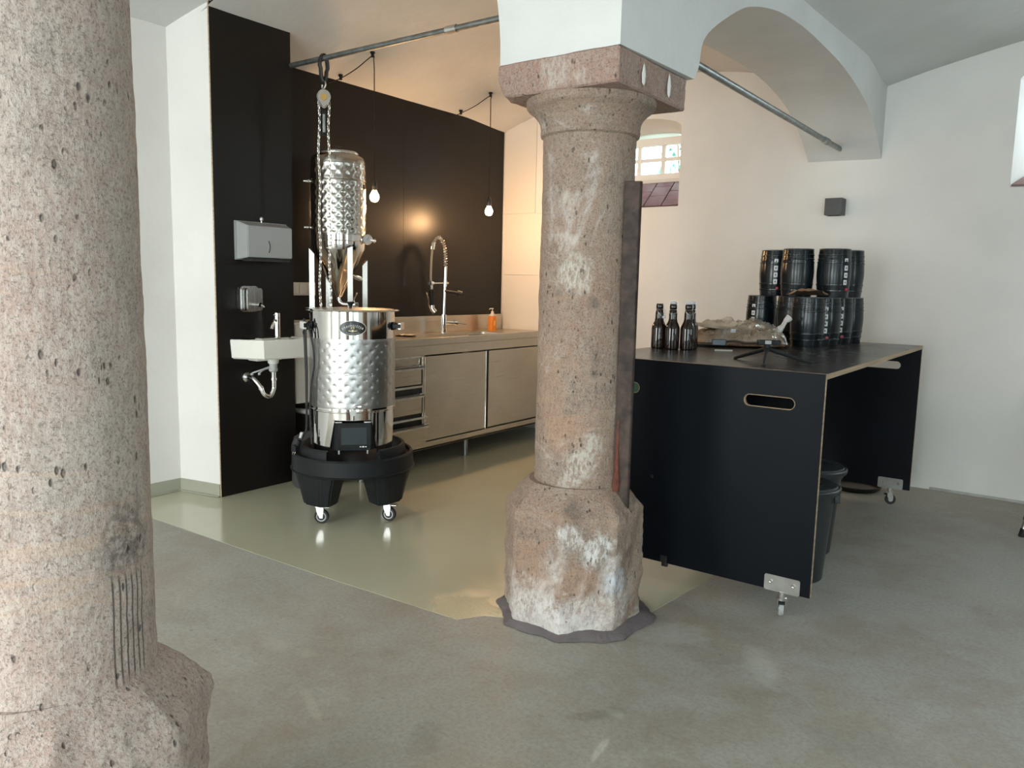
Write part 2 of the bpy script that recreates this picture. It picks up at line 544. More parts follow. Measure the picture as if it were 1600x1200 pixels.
def slab(dst, outer, holes, t0, t1, to3, edge_mat=0, face_mat=0):
    """2D outline with holes, extruded from t0 to t1; to3(u, v, t) -> point."""
    vs = []
    es = []
    loops = [outer] + holes
    lo = []
    for lp in loops:
        s = len(vs)
        vs += [Vector(p) for p in lp]
        es += [(s + i, s + (i + 1) % len(lp)) for i in range(len(lp))]
        lo.append(list(range(s, s + len(lp))))
    r = delaunay_2d_cdt(vs, es, [], 1 if not holes else 0, 1e-6)
    V, F = r[0], r[2]

    def inside(p, lp):
        c = False
        for i in range(len(lp)):
            a, b_ = lp[i], lp[i - 1]
            if (a[1] > p[1]) != (b_[1] > p[1]) and p[0] < (b_[0] - a[0]) * (p[1] - a[1]) / (b_[1] - a[1]) + a[0]:
                c = not c
        return c
    b = BM()
    A = [b.verts.new(to3(v.x, v.y, t0)) for v in V]
    B = [b.verts.new(to3(v.x, v.y, t1)) for v in V]
    for f in F:
        cx = sum(V[i].x for i in f) / len(f)
        cy = sum(V[i].y for i in f) / len(f)
        if not inside((cx, cy), outer) or any(inside((cx, cy), h) for h in holes):
            continue
        f1 = b.faces.new([A[i] for i in f][::-1])
        f2 = b.faces.new([B[i] for i in f])
        f1.material_index = f2.material_index = face_mat
    b.edges.ensure_lookup_table()
    be = [e for e in b.edges if len(e.link_faces) == 1]
    inv = {a: c for a, c in zip(A, B)}
    for e in be:
        if e.verts[0] in inv and e.verts[1] in inv:
            a, c = e.verts
            f = b.faces.new((a, c, inv[c], inv[a]))
            f.material_index = edge_mat
    for v in [v for v in b.verts if not v.link_faces]:
        b.verts.remove(v)
    bmesh.ops.recalc_face_normals(b, faces=b.faces[:])
    return merge(dst, b)


def rect(a, b, c, d):
    return [(a, c), (b, c), (b, d), (a, d)]


def stadium(a, b, c, d, n=8):
    r = (d - c) / 2
    cy = (c + d) / 2
    return [(b - r + r * cos(t), cy + r * sin(t)) for t in [-pi / 2 + pi * i / n for i in range(n + 1)]] + \
           [(a + r + r * cos(t), cy + r * sin(t)) for t in [pi / 2 + pi * i / n for i in range(n + 1)]]


def rrect(a, b, c, d, r, n=5):
    o = []
    for (x, y, s) in ((b - r, c + r, -pi / 2), (b - r, d - r, 0), (a + r, d - r, pi / 2), (a + r, c + r, pi)):
        o += [(x + r * cos(s + pi / 2 * i / n), y + r * sin(s + pi / 2 * i / n)) for i in range(n + 1)]
    return o


XZ = lambda u, v, t: (u, t, v)
YZ = lambda u, v, t: (t, u, v)
XY = lambda u, v, t: (u, v, t)


def wloc(p):
    o = Vector((0, 0, 0))
    while p is not None:
        o += Vector(p.location)
        p = p.parent
    return o


def obj(name, b, mats, parent=None, label=None, stuff=False, world=False, loc=None):
    """world=True: the bmesh is in world coordinates, shift it under its parent."""
    if world and parent is not None:
        b.transform(Matrix.Translation(-wloc(parent)))
    if loc is not None:
        b.transform(Matrix.Translation(-Vector(loc)))
    for e in b.edges:
        if len(e.link_faces) == 2 and e.calc_face_angle(0) > .62:
            e.smooth = False
    me = bpy.data.meshes.new(name)
    b.to_mesh(me)
    b.free()
    for m in (mats if isinstance(mats, (list, tuple)) else [mats]):
        me.materials.append(m)
    o = bpy.data.objects.new(name, me)
    COL.objects.link(o)
    if parent is not None:
        o.parent = parent
    if loc is not None:
        o.location = loc
    if label:
        o['label'] = label
    if stuff:
        o['kind'] = 'stuff'
    return o


def thing(name, label, cat, loc=(0, 0, 0), rz=0, group=None):
    o = bpy.data.objects.new(name, None)
    COL.objects.link(o)
    o.empty_display_size = .1
    o.location = loc
    o.rotation_euler = (0, 0, rz)
    return tag(o, label, cat, group)


def tag(o, label, cat, group=None):
    o['label'] = label
    o['category'] = cat
    if group:
        o['group'] = group
    return o


def struct(name, b, m, parent=None, label=None):
    o = obj(name, b, m, parent, label)
    o['kind'] = 'structure'
    return o


def copy_tree(o, parent=None):
    c = o.copy()
    COL.objects.link(c)
    c.parent = parent
    for ch in list(o.children):
        copy_tree(ch, c)
    return c


def fbm(p, s, o=4):
    return noise.fractal(Vector(p) * s, 1.0, 2.0, o)


def text_bm(s, size, mtx=None, extrude=.0004):
    cu = bpy.data.curves.new('t', 'FONT')
    cu.body = s
    cu.size = size
    cu.extrude = extrude
    cu.align_x = 'CENTER'
    cu.resolution_u = 2
    o = bpy.data.objects.new('t', cu)
    me = bpy.data.meshes.new_from_object(o)
    b = BM()
    b.from_mesh(me)
    bpy.data.objects.remove(o)
    bpy.data.curves.remove(cu)
    bpy.data.meshes.remove(me)
    if mtx is not None:
        b.transform(mtx)
    return b


# ============================================================ ROOM SHELL
XL, XR, YF, YB, ZT = -4.36, 3.6, -3.0, 5.725, 3.4
b = BM()
box(b, XL - .5, XR + .5, YF - .5, YB + .7, -.12, 0)
struct('floor', b, CONCRETE)

# glossy coating over the kitchen bay floor
b = BM()
pts = [(XL, 2.135), (-3.4, 2.15), (-2.6, 2.17), (-1.86, 2.205), (-1.80, 2.30), (-1.60, 2.40), (-1.32, 2.50), (-1.26, 3.2), (-1.25, YB), (XL, YB)]
slab(b, pts, [], 0.0, .0012, XY)
struct('trim_1', b, EPOXY, label='glossy greenish coating on the kitchen side floor')

# back wall with two deep window niches
def arch_loop(x0, x1, z0, zs, rise, n=14):
    cx, w = (x0 + x1) / 2, (x1 - x0) / 2
    o = [(x1, z0)]
    o += [(cx + w * cos(pi * i / n), zs + rise * sin(pi * i / n)) for i in range(n + 1)]
    o += [(x0, z0)]
    return o


niche1 = arch_loop(-3.52, -2.64, 1.92, 2.52, .09)
niche1b = arch_loop(-3.42, -2.72, 2.145, 2.50, .07)
niche2 = arch_loop(-.456, .72, 1.949, 2.585, .08)
niche2b = arch_loop(-.30, .56, 2.12, 2.56, .07)
DB = YB + .36


def bridge(dst, la, lb, ya, yb, mats=None):
    bb = BM()
    A = [bb.verts.new((x, ya, z)) for x, z in la]
    B = [bb.verts.new((x, yb, z)) for x, z in lb]
    for i in range(len(A)):
        j = (i + 1) % len(A)
        bb.faces.new((A[i], A[j], B[j], B[i]))
    return merge(dst, bb)


b = BM()
slab(b, rect(XL - .4, XR + .4, 0, ZT), [niche1, niche2], YB, YB + .004, XZ)
slab(b, rect(XL - .4, XR + .4, 0, ZT), [niche1b, niche2b], DB, DB + .25, XZ)
bridge(b, niche1, niche1b, YB + .001, DB + .001)
bridge(b, niche2, niche2b, YB + .001, DB + .001)
box(b, XL - .4, XR + .4, YB, DB, ZT - .02, ZT)
struct('wall_back', b, PLASTER)

# sloping sill of the small niche: clay tiles with the lilac sky reflection in their colour, laid diagonally, in dark joints
sill = thing('trim_2', 'x', 'x')
del sill['label'], sill['category']
sill['kind'] = 'structure'


def sill_pt(u, v, t):   # u across (x), v 0..1 up the slope
    y = YB + .004 + v * (.345)
    z = 1.924 + v * (.226)
    return (u, y - t * .25, z + t)


b = BM()
slab(b, [(-3.51, 0.), (-2.642, 0.), (-2.72, 1.), (-3.42, 1.)], [], .001, .005, sill_pt)
obj('joint_bed', b, JOINT, sill)


def clip(poly, inside, inter):
    o = []
    for i in range(len(poly)):
        a, c = poly[i - 1], poly[i]
        if inside(c):
            if not inside(a):
                o.append(inter(a, c))
            o.append(c)
        elif inside(a):
            o.append(inter(a, c))
    return o


def clip_line(poly, nx, ny, d):
    f = lambda p: p[0] * nx + p[1] * ny - d
    return clip(poly, lambda p: f(p) <= 0, lambda a, c: tuple(a[k] + (c[k] - a[k]) * f(a) / (f(a) - f(c)) for k in (0, 1)))


tw, th = .155, .40
for j in range(-1, 3):
    for i in range(-2, 9):
        # sheared running tiles
        u0 = -3.56 + i * tw
        v0 = j * th + (.2 if i % 2 else 0)
        sh = -.05
        q = [(u0 + .005 + v0 * sh, v0 + .012), (u0 + tw - .005 + v0 * sh, v0 + .012), (u0 + tw - .005 + (v0 + th) * sh, v0 + th - .012),
             (u0 + .005 + (v0 + th) * sh, v0 + th - .012)]
        for nx, ny, d in ((0, -1, -.01), (0, 1, .985), (1, .078, -2.648), (-1, .09, 3.505)):
            q = clip_line(q, nx, ny, d)
            if len(q) < 3:
                break
        if len(q) < 3:
            continue
        area2 = abs(sum(q[k - 1][0] * q[k][1] - q[k][0] * q[k - 1][1] for k in range(len(q))))
        if area2 < .004:
            continue
        b = BM()
        slab(b, q, [], .004, .009 + .0015 * random.random(), sill_pt)
        obj('tile', b, TILE, sill)

b = BM()
slab(b, [(-.45, .0), (.715, .0), (.56, 1.), (-.30, 1.)], [], .002, .012,
     lambda u, v, t: (u, YB - .012 + v * .36, 1.95 + v * .172 + t))
struct('trim_3', b, SILLM)


# windows: frame, mullions, panes
def window(name, x0, x1, z0, z1, y, cols, rows):
    r = thing(name, 'x', 'x', ((x0 + x1) / 2, y, z0))
    del r['label'], r['category']
    r['kind'] = 'structure'
    b = BM()
    w = .032
    box(b, x0 - .03, x0 + w, y, y + .05, z0 - .03, z1 + .03, .004)
    box(b, x1 - w, x1 + .03, y, y + .05, z0 - .03, z1 + .03, .004)
    box(b, x0, x1, y, y + .05, z0 - .03, z0 + w, .004)
    box(b, x0, x1, y, y + .05, z1 - w, z1 + .03, .004)
    obj('frame', b, WINFR, r, world=True)
    for i in range(1, cols):
        x = x0 + (x1 - x0) * i / cols
        b = BM()
        box(b, x - .017, x + .017, y + .006, y + .04, z0 + w, z1 - w, .003)
        obj('mullion', b, WINFR, r, world=True)
    for j in range(1, rows):
        z = z0 + (z1 - z0) * j / rows
        b = BM()
        box(b, x0 + w, x1 - w, y + .008, y + .038, z - .014, z + .014, .003)
        obj('glazing_bar', b, WINFR, r, world=True)
    for i in range(cols):
        for j in range(rows):
            xa, xb = x0 + (x1 - x0) * i / cols, x0 + (x1 - x0) * (i + 1) / cols
            za, zb = z0 + (z1 - z0) * j / rows, z0 + (z1 - z0) * (j + 1) / rows
            b = BM()
            box(b, xa + .006, xb - .006, y + .020, y + .024, za + .006, zb - .006)
            obj('pane', b, PANE, r, world=True)
    return r


window('window_1', -3.42, -2.755, 2.205, 2.50, DB + .03, 3, 2)
window('window_2', -.30, .56, 2.14, 2.58, DB + .03, 3, 2)
# plaster riser between tiled sill and the frame
b = BM()
box(b, -3.46, -2.70, DB - .004, DB + .03, 2.10, 2.185)
struct('trim_4', b, PLASTER)

# left wall, with the pier that carries the narrow panel
b = BM()
box(b, XL - .4, XL, YF - .4, YB + .1, 0, ZT)
struct('wall_left', b, PLASTER)
b = BM()
slab(b, [(XL - .01, 2.545), (-4.044, 2.612), (-4.044, 3.13), (XL - .01, 3.13)], [], 0, ZT, XY)
struct('wall_pier', b, PLASTER)


def wall_open(name, axis, fixed, thick, u0, u1, opens):
    b = BM()
    to3 = (lambda u, v, t: (u, t, v)) if axis == 'x' else (lambda u, v, t: (t, u, v))
    slab(b, rect(u0, u1, 0, ZT), [rect(*o) for o in opens], fixed, fixed + thick, to3)
    return struct(name, b, PLASTER)


wall_open('wall_front', 'x', YF, -.35, XL - .4, XR + .4, [(-3.75, -2.25, .1, 2.55), (-1.35, .15, .1, 2.55), (1.3, 3.1, .1, 2.5)])
wall_open('wall_right', 'y', XR, .35, YF - .4, YB + .4, [(2.3, 3.1, 1.0, 2.1), (-1.65, -.75, .1, 2.3)])
for k, (xa, xb) in enumerate(((-3.75, -2.25), (-1.35, .15), (1.3, 3.1))):
    r = thing('door_%d' % (k + 1), 'x', 'x', ((xa + xb) / 2, YF - .2, .0))
    del r['label'], r['category']
    r['kind'] = 'structure'
    b = BM()
    slab(b, rect(xa - .01, xb + .01, .09, 2.56), [rect(xa + .07, (xa + xb) / 2 - .05, .35, 2.48), rect((xa + xb) / 2 + .05, xb - .07, .35, 2.48)], YF - .22, YF - .16, XZ)
    obj('door_frame', b, WINFR, r, world=True)
    for (pa, pb) in ((xa + .06, (xa + xb) / 2 - .04), ((xa + xb) / 2 + .04, xb - .06)):
        b = BM()
        box(b, pa, pb, YF - .192, YF - .188, .34, 2.49)
        obj('pane', b, PANE, r, world=True)
r = thing('window_3', 'x', 'x', (XR + .2, 2.6, .9))
del r['label'], r['category']
r['kind'] = 'structure'
b = BM()
slab(b, rect(2.29, 3.11, .99, 2.11), [rect(2.36, 3.04, 1.06, 2.04)], XR + .16, XR + .22, YZ)
obj('frame', b, WINFR, r, world=True)
for (pa, pb) in ((2.35, 3.05),):
    b = BM()
    box(b, XR + .188, XR + .192, pa, pb, 1.05, 2.05)
    obj('pane', b, PANE, r, world=True)

r = thing('door_4', 'x', 'x', (XR + .2, -1.2, 0))  # unseen side door, added for bright reflections in the kettle steel
del r['label'], r['category']
r['kind'] = 'structure'
b = BM()
slab(b, rect(-1.66, -.74, .09, 2.31), [rect(-1.59, -.81, .3, 2.24)], XR + .16, XR + .22, YZ)
obj('door_frame', b, WINFR, r, world=True)
for (pa, pb) in ((-1.6, -.8),):
    b = BM()
    box(b, XR + .188, XR + .192, pa, pb, .29, 2.25)
    obj('pane', b, PANE, r, world=True)

# baseboard: coved upstand of the coating
b = BM()


slab(b, [(XL, 2.13), (XL + .008, 2.13), (XL + .008, 2.539), (-4.045, 2.604), (-4.045, 2.613), (XL, 2.547)], [], .003, .078, XY)
slab(b, [(XL, 2.13), (XL + .022, 2.13), (XL + .022, 2.527), (-4.045, 2.592), (-4.045, 2.613), (XL, 2.547)], [], .003, .010, XY)
struct('baseboard_left', b, COVE)
b = BM()
box(b, -.74, XR, YB - .010, YB, 0, .018, .003)
struct('baseboard_back', b, pmat('grey_wall_foot', (.42, .42, .39), .8, var=.15, bump=.3))


# ceiling: shallow vault in every bay, all one surface set
def ss(a, b_, x):
    t = max(0, min(1, (x - a) / (b_ - a)))
    return t * t * (3 - 2 * t)


def zA(x, y):
    u = (x + 2.85) / 1.48
    z = 2.665 + .285 * (1 - u * u)
    return z - .035 * ss(5.1, 5.73, y) + .004 * fbm((x, y, 0), 1.3)


def zB(x, y):
    u = (x - .75) / 2.0
    z = 2.70 + .30 * (1 - min(u * u, 2.0)) - .085 * ss(5.15, 5.73, y)
    return z + .004 * fbm((x, y, 3), 1.3)


def zC(x, y):
    u = (x + 2.9) / 1.48
    return (2.69 + .26 * max(0, 1 - u * u) if x < -1.5 else 2.72 + .25 * ss(-1.5, -.2, x)) + .004 * fbm((x, y, 6), 1.3)


def heights(dst, x0, x1, y0, y1, nx, ny, f):
    bb = BM()
    g = [[bb.verts.new((x0 + (x1 - x0) * i / nx, y0 + (y1 - y0) * j / ny, f(x0 + (x1 - x0) * i / nx, y0 + (y1 - y0) * j / ny))) for i in range(nx + 1)] for j in range(ny + 1)]
    for j in range(ny):
        for i in range(nx):
            fc = bb.faces.new((g[j][i], g[j + 1][i], g[j + 1][i + 1], g[j][i + 1]))
            fc.smooth = True
    merge(dst, bb)


b = BM()
heights(b, XL - .02, -1.45, 2.6, YB + .02, 50, 50, zA)
heights(b, -1.55, XR + .02, 2.34, YB + .02, 70, 50, zB)
heights(b, XL - .02, XR + .02, YF - .02, 2.62, 60, 40, zC)
box(b, XL - .4, XR + .4, YF - .4, YB + .65, ZT, ZT + .1)
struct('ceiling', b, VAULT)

# arches over the column (solid masonry, plastered)
near = [(2.895, 2.085), (2.93, 2.14), (2.959, 2.239), (3.067, 2.326), (3.306, 2.456), (3.475, 2.511), (3.65, 2.545), (3.826, 2.565), (4.148, 2.578), (4.525, 2.560), (4.83, 2.53),
        (5.115, 2.481), (5.30, 2.43), (5.451, 2.363), (5.60, 2.27), (5.728, 2.168)]
far = [(2.885, 2.085), (2.92, 2.16), (2.97, 2.26), (3.08, 2.34), (3.306, 2.45), (3.475, 2.50), (3.65, 2.53), (3.826, 2.545), (4.148, 2.556), (4.525, 2.562), (4.83, 2.54),
       (5.066, 2.502), (5.28, 2.445), (5.448, 2.369), (5.60, 2.28), (5.728, 2.180)]


def dense(l, n=4):
    return [tuple(p) for p in spline([(a, z, 0) for a, z in l], n)]


near = [(p[0], p[1]) for p in dense(near)]
far = [(p[0], p[1]) for p in dense(far)]


def xn(y):
    return -1.312 + (y - 2.34) * .0337


def xf(y):
    return -1.800 + (y - 2.34) * .038


b = BM()
n = len(near)
top_n = [b.verts.new((xn(y), y, ZT)) for y, z in near]
bot_n = [b.verts.new((xn(y), y, z + .002 * sin(7 * y))) for y, z in near]
top_f = [b.verts.new((xf(y), y, ZT)) for y, z in far]
bot_f = [b.verts.new((xf(y), y, z)) for y, z in far]
NS = 6
mid = [[b.verts.new(bot_n[i].co.lerp(bot_f[i].co, k / NS) + Vector((0, 0, .003 * fbm(bot_n[i].co.lerp(bot_f[i].co, k / NS), 3)))) for k in range(1, NS)] for i in range(n)]
for i in range(n - 1):
    b.faces.new((top_n[i], top_n[i + 1], bot_n[i + 1], bot_n[i]))
    b.faces.new((bot_f[i], bot_f[i + 1], top_f[i + 1], top_f[i]))
    r0 = [bot_n[i]] + mid[i] + [bot_f[i]]
    r1 = [bot_n[i + 1]] + mid[i + 1] + [bot_f[i + 1]]
    for k in range(NS):
        f = b.faces.new((r0[k], r1[k], r1[k + 1], r0[k + 1]))
        f.smooth = True
# pier block on the abacus
y0 = 2.345
pa = [(xf(y0), y0), (xn(y0), y0)]
v1, v2 = b.verts.new((xf(y0), y0, 2.083)), b.verts.new((xn(y0), y0, 2.083))
v3, v4 = b.verts.new((xf(y0), y0, ZT)), b.verts.new((xn(y0), y0, ZT))
b.faces.new((v1, v2, v4, v3))
b.faces.new((v2, bot_n[0], top_n[0], v4))
b.faces.new((bot_f[0], v1, v3, top_f[0]))
b.faces.new((v1, bot_f[0], *mid[0][::-1], bot_n[0], v2))
bmesh.ops.recalc_face_normals(b, faces=b.faces[:])
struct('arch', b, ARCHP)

b = BM()
cx_pts = dense([(-1.806, 2.083), (-1.812, 2.22), (-1.85, 2.42), (-1.95, 2.62), (-2.15, 2.80), (-2.45, 2.90), (-2.9, 2.94), (-3.4, 2.925), (-3.8, 2.88), (-4.05, 2.832)], 3)
outl = [(p[0], p[1]) for p in cx_pts] + [(-4.05, ZT), (-1.79, ZT), (-1.79, 2.083)]
slab(b, outl, [], 2.346, 2.88, XZ)
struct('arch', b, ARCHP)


# ============================================================ COLUMNS
def octo(t, k):
    """support radius factor of a rounded octagon"""
    a = ((t + pi / 8) % (pi / 4)) - pi / 8
    return (1 / cos(a)) ** k


def column_mesh(dst, prof, nt=160, nz=220, seed=0, rough=.002, cx=0, cy=0, big=.0):
    """prof: list of (z, r, squareness)"""
    z0, z1 = prof[0][0], prof[-1][0]
    bb = BM()
    rings = []
    for j in range(nz + 1):
        z = z0 + (z1 - z0) * j / nz
        for a, c in zip(prof, prof[1:]):
            if a[0] <= z <= c[0] + 1e-9:
                t = (z - a[0]) / max(1e-9, c[0] - a[0])
                t2 = t
                r = a[1] + (c[1] - a[1]) * t2
                q = a[2] + (c[2] - a[2]) * t2
                break
        ring = []
        for i in range(nt):
            th = 2 * pi * i / nt
            rr = r * (1 + q * (octo(th, 1) - 1) * 1.0)
            p = Vector((cos(th) * rr, sin(th) * rr, z))
            nn = fbm(p + Vector((seed, 0, 0)), 14, 4) * rough + fbm(p + Vector((seed, 5, 0)), 4, 3) * rough * 1.2
            nn += big * q * fbm(p + Vector((seed, 9, 1)), 9, 5)
            rr += nn
            ring.append(bb.verts.new((cx + cos(th) * rr, cy + sin(th) * rr, z)))
        rings.append(ring)
    for a, c in zip(rings, rings[1:]):
        for i in range(nt):
            f = bb.faces.new((a[i], a[(i + 1) % nt], c[(i + 1) % nt], c[i]))
            f.smooth = True
    bb.faces.new(rings[0][::-1])
    bb.faces.new(rings[-1])
    merge(dst, bb)


def stone_column(cx, cy, label, mats, seed, kb=0.):
    t = thing('stone_column', label, 'column', (cx, cy, 0))
    b = BM()
    column_mesh(b, [(0, .250 + kb, 1), (.10, .254 + kb, 1), (.30, .254 + kb, 1), (.42, .256 + kb, 1), (.450, .250 + kb, 1), (.475, .232 + kb, .9), (.515, .204 + kb * .5, .6), (.538, .186, .3), (.545, .180, .1)],
                nt=220, nz=150, seed=seed, rough=.004, big=.011, cx=-.010, cy=-.012)
    base = obj('base', b, mats[0], t)
    b = BM()
    column_mesh(b, [(.54, .175, 0), (.70, .175, 0), (1.2, .1745, 0), (1.6, .173, 0), (1.838, .172, 0)], nt=180, nz=260, seed=seed + 3, rough=.0022)
    obj('shaft', b, mats[1], t)
    b = BM()
    column_mesh(b, [(1.836, .174, 0), (1.842, .184, 0), (1.856, .186, 0), (1.862, .184, 0), (1.885, .187, 0), (1.905, .197, 0), (1.925, .215, 0), (1.938, .232, 0), (1.946, .238, 0), (1.967, .240, 0)],
                nt=150, nz=70, seed=seed + 6, rough=.0018)
    obj('capital', b, mats[2], t)
    # abacus: square slab with worn edges
    b = BM()
    bb = BM()
    box(bb, -.252, .245, -.242, .285, 1.966, 2.083, .006, 1)
    bmesh.ops.subdivide_edges(bb, edges=bb.edges[:], cuts=14, use_grid_fill=True)
    for v in bb.verts:
        p = v.co
        k = fbm(p, 16, 4) * .004 + fbm(p, 45, 3) * .0015
        # chipped lower-left corner
        dcr = (p - Vector((-.252, -.242, 1.966))).length
        k -= .02 * max(0, 1 - dcr / .07)
        v.co += p.normalized() * 0 + Vector((p.x, p.y, 0)).normalized() * k + Vector((0, 0, k * .5 if p.z > 2.02 else -k * .5))
    merge(b, bb)
    obj('abacus', b, mats[3], t)
    return t


colm = stone_column(-1.557, 2.580, 'free-standing round stone column between the kettle and the black table', (STONE, STONE, STONE, STONE_CAP), 1.7)
# drips of plaster on the abacus flank
for (yy, hh) in ((2.50, .075), (2.70, .085)):
    b = BM()
    bb = BM()
    lathe(bb, [(0, 0), (.010, .01), (.013, hh * .5), (.006, hh * .85), (0, hh)], 10)
    bb.transform(Matrix.Translation((-1.302, yy, 1.982)) @ Matrix.Diagonal((.35, 1, 1, 1)))
    merge(b, bb)
    obj('plaster_drip', b, PLASTER, colm, world=True)
# mortar collar around the foot
b = BM()
bb = BM()
inner, mid_, outer = [], [], []
for i in range(96):
    th = 2 * pi * i / 96
    o = octo(th, 1)
    w = .036 + .020 * fbm((cos(th), sin(th), 2), 3)
    outer.append(bb.verts.new((cos(th) * (.262 * o + w), sin(th) * (.262 * o + w), .0035)))
    mid_.append(bb.verts.new((cos(th) * (.262 * o + w * .45), sin(th) * (.262 * o + w * .45), .016)))
    inner.append(bb.verts.new((cos(th) * .23, sin(th) * .23, .032)))
for i in range(96):
    j = (i + 1) % 96
    for a, c in ((outer, mid_), (mid_, inner)):
        f = bb.faces.new((a[i], a[j], c[j], c[i]))
        f.smooth = True
merge(b, bb)
obj('mortar_collar', b, MORTAR, colm, label='dark grey mortar collar around the foot')
# iron strap standing at the right flank of the column
az = -.4872
b = BM()
fwd, rgt = Vector((sin(az), cos(az), 0)), Vector((cos(az), -sin(az), 0))
bc = Vector((sin(az), cos(az), 0)) * 2.895
mt = Matrix(((rgt.x, fwd.x, 0, bc.x), (rgt.y, fwd.y, 0, bc.y), (0, 0, 1, 0), (0, 0, 0, 1)))
box(b, -.031, .032, -.006, .010, .44, 1.672, .003, 1, mt)
box(b, .020, .032, -.006, .055, .44, 1.672, .003, 1, mt)
for f in b.faces:
    f.smooth = False
obj('iron_strap', b, IRON, colm, world=True, label='dark iron angle bar standing at the right flank')
b = BM()
bb = BM()
lathe(bb, [(0, 0), (.03, .0), (.034, .03), (.020, .09), (.012, .16), (.006, .24), (0, .26)], 12)
bb.transform(mt @ Matrix.Translation((-.020, -.006, .53)) @ Matrix.Diagonal((.42, .42, 1.1, 1)))
merge(b, bb)
obj('rust_crust', b, RUST, colm, world=True, label='red rusty crust at the bar foot')

coln = stone_column(-1.553, .64, 'huge near stone column filling the left edge of the photo', (STONE_NEAR, STONE_NEAR, STONE_NEAR, STONE_CAP), 8.3, .014)


# ============================================================ WALL PANELS
def panel_obj(name, label, x, y0, y1, z0, z1, t=.012, cat='wall panel', em=0):
    b = BM()
    slab(b, rect(y0, y1, z0, z1), [], x - t, x, YZ, edge_mat=em)
    return tag(obj(name, b, [PANEL, PLY], loc=(x, (y0 + y1) / 2, z0)), label, cat)


panel_obj('wall_panel', 'narrow black wall panel behind the small white washbasin', -4.030, 2.607, 3.150, .004, 2.832, em=1)
panel_obj('wall_panel', 'large black wall panel behind the fermenter, left of the thin vertical seam', -4.330, 3.152, 4.432, .02, 2.672)
panel_obj('wall_panel', 'large black wall panel behind the spring tap, right of the thin vertical seam', -4.330, 4.4335, 5.700, .02, 2.668)
# batten behind the wide panels
b = BM()
box(b, XL, -4.342, 3.16, 5.69, .05, 2.6)
struct('trim_5', b, PLASTER)

# white boards on the back wall beside the big panels
for (x0, x1, z0, z1, lb) in ((-4.318, -3.985, 1.915, 2.70, 'upper white wall board right of the big black panels'),
                             (-4.318, -3.55, 1.374, 1.912, 'middle white wall board right of the big black panels'),
                             (-4.318, -3.55, .87, 1.371, 'lowest white wall board above the worktop end')):
    b = BM()
    box(b, x0, x1, YB - .010, YB, z0, z1, .0015, 1)
    tag(obj('wall_board', b, WHITEBOARD, loc=((x0 + x1) / 2, YB, z0)), lb, 'wall board')

# ============================================================ TIE RODS
t = thing('tie_rod', 'grey steel tie rod carrying the chain hoist', 'tie rod', (-3.0, 3.155, 2.577))
b = BM()
cyl(b, (-4.33, 3.155, 2.580), (-1.79, 3.155, 2.575), .0155, 16)
obj('rod', b, GALV, t, world=True)
for x in (-2.745,):
    b = BM()
    cyl(b, (x - .035, 3.155, 2.577), (x + .035, 3.155, 2.577), .0205, 16)
    obj('coupler', b, ZINC, t, world=True)
t = thing('tie_rod', 'grey steel tie rod running through the right arch to the back wall', 'tie rod', (-1.45, 4.0, 2.245))
b = BM()
cyl(b, (-1.45, 2.86, 2.248), (-1.45, 5.71, 2.245), .0165, 16)
obj('rod', b, GALV, t, world=True)
b = BM()
cyl(b, (-1.45, 5.27, 2.245), (-1.45, 5.36, 2.245), .021, 16)
obj('coupler', b, GALV, t, world=True)

# ============================================================ CHAIN HOIST
hx, hy = -3.677, 3.1
h = thing('chain_hoist', 'small chain hoist with two long chains hanging from the left rod', 'hoist', (hx, hy, 2.20))
b = BM()
loop = [(hx + .004 * sin(a), hy + (.020 if cos(a) > 0 else .013) * sin(a), 2.50 + .078 * cos(a)) for a in [2 * pi * i / 28 for i in range(28)]]
tube(b, loop, .0075, 8, True)
b.transform(Matrix.Translation((hx, hy, 0)) @ Matrix.Diagonal((2.0, 1.15, 1, 1)) @ Matrix.Translation((-hx, -hy, 0)))
obj('sling', b, BLACKRUB, h, world=True, label='black sling over the rod')
b = BM()
tube(b, spline([(hx, hy, 2.432), (hx + .014, hy, 2.42), (hx + .016, hy, 2.402), (hx, hy, 2.385), (hx - .014, hy, 2.392), (hx - .012, hy, 2.41)], 5), .0045, 8)
obj('hook', b, ZINC, h, world=True)
# housing faces the camera side
az = atan2(hx, hy)
fw, rg = Vector((sin(az), cos(az), 0)), Vector((cos(az), -sin(az), 0))
mh = Matrix(((rg.x, fw.x, 0, hx), (rg.y, fw.y, 0, hy), (0, 0, 1, 2.335), (0, 0, 0, 1)))
b = BM()
out = [(.040 * cos(a) * (1 if sin(a) > 0 else 1 - .35 * abs(sin(a))), .046 * sin(a) * (1.0 if sin(a) > 0 else 1.35)) for a in [2 * pi * i / 32 for i in range(32)]]
slab(b, out, [], -.020, .020, XZ)
bmesh.ops.bevel(b, geom=[e for e in b.edges if abs(e.verts[0].co.y - e.verts[1].co.y) < 1e-5 and not e.is_boundary and e.calc_face_angle(0) > .5], offset=.006, segments=3, affect='EDGES')
b.transform(mh)
obj('housing', b, MIRROR, h, world=True)
b = BM()
lathe(b, [(0, 0), (.020, 0), (.018, .005), (0, .005)], 20, mh @ axm((0, -.020, 0), (0, -1, 0)))
obj('rating_plate', b, pmat('yellow_plate', (.45, .28, .07), .5), h, world=True, label='yellow round plate on the housing')
b = BM()
box(b, -.013, .013, -.012, .012, -.215, -.075, .004, 2, mh)
obj('pulley_bar', b, BLACKPL, h, world=True)
b = BM()
box(b, -.008, .008, -.017, -.011, -.200, -.095, .003, 2, mh)
cyl(b, mh @ Vector((0, -.022, -.11)), mh @ Vector((0, -.012, -.11)), .006, 10)
cyl(b, mh @ Vector((0, -.022, -.185)), mh @ Vector((0, -.012, -.185)), .006, 10)
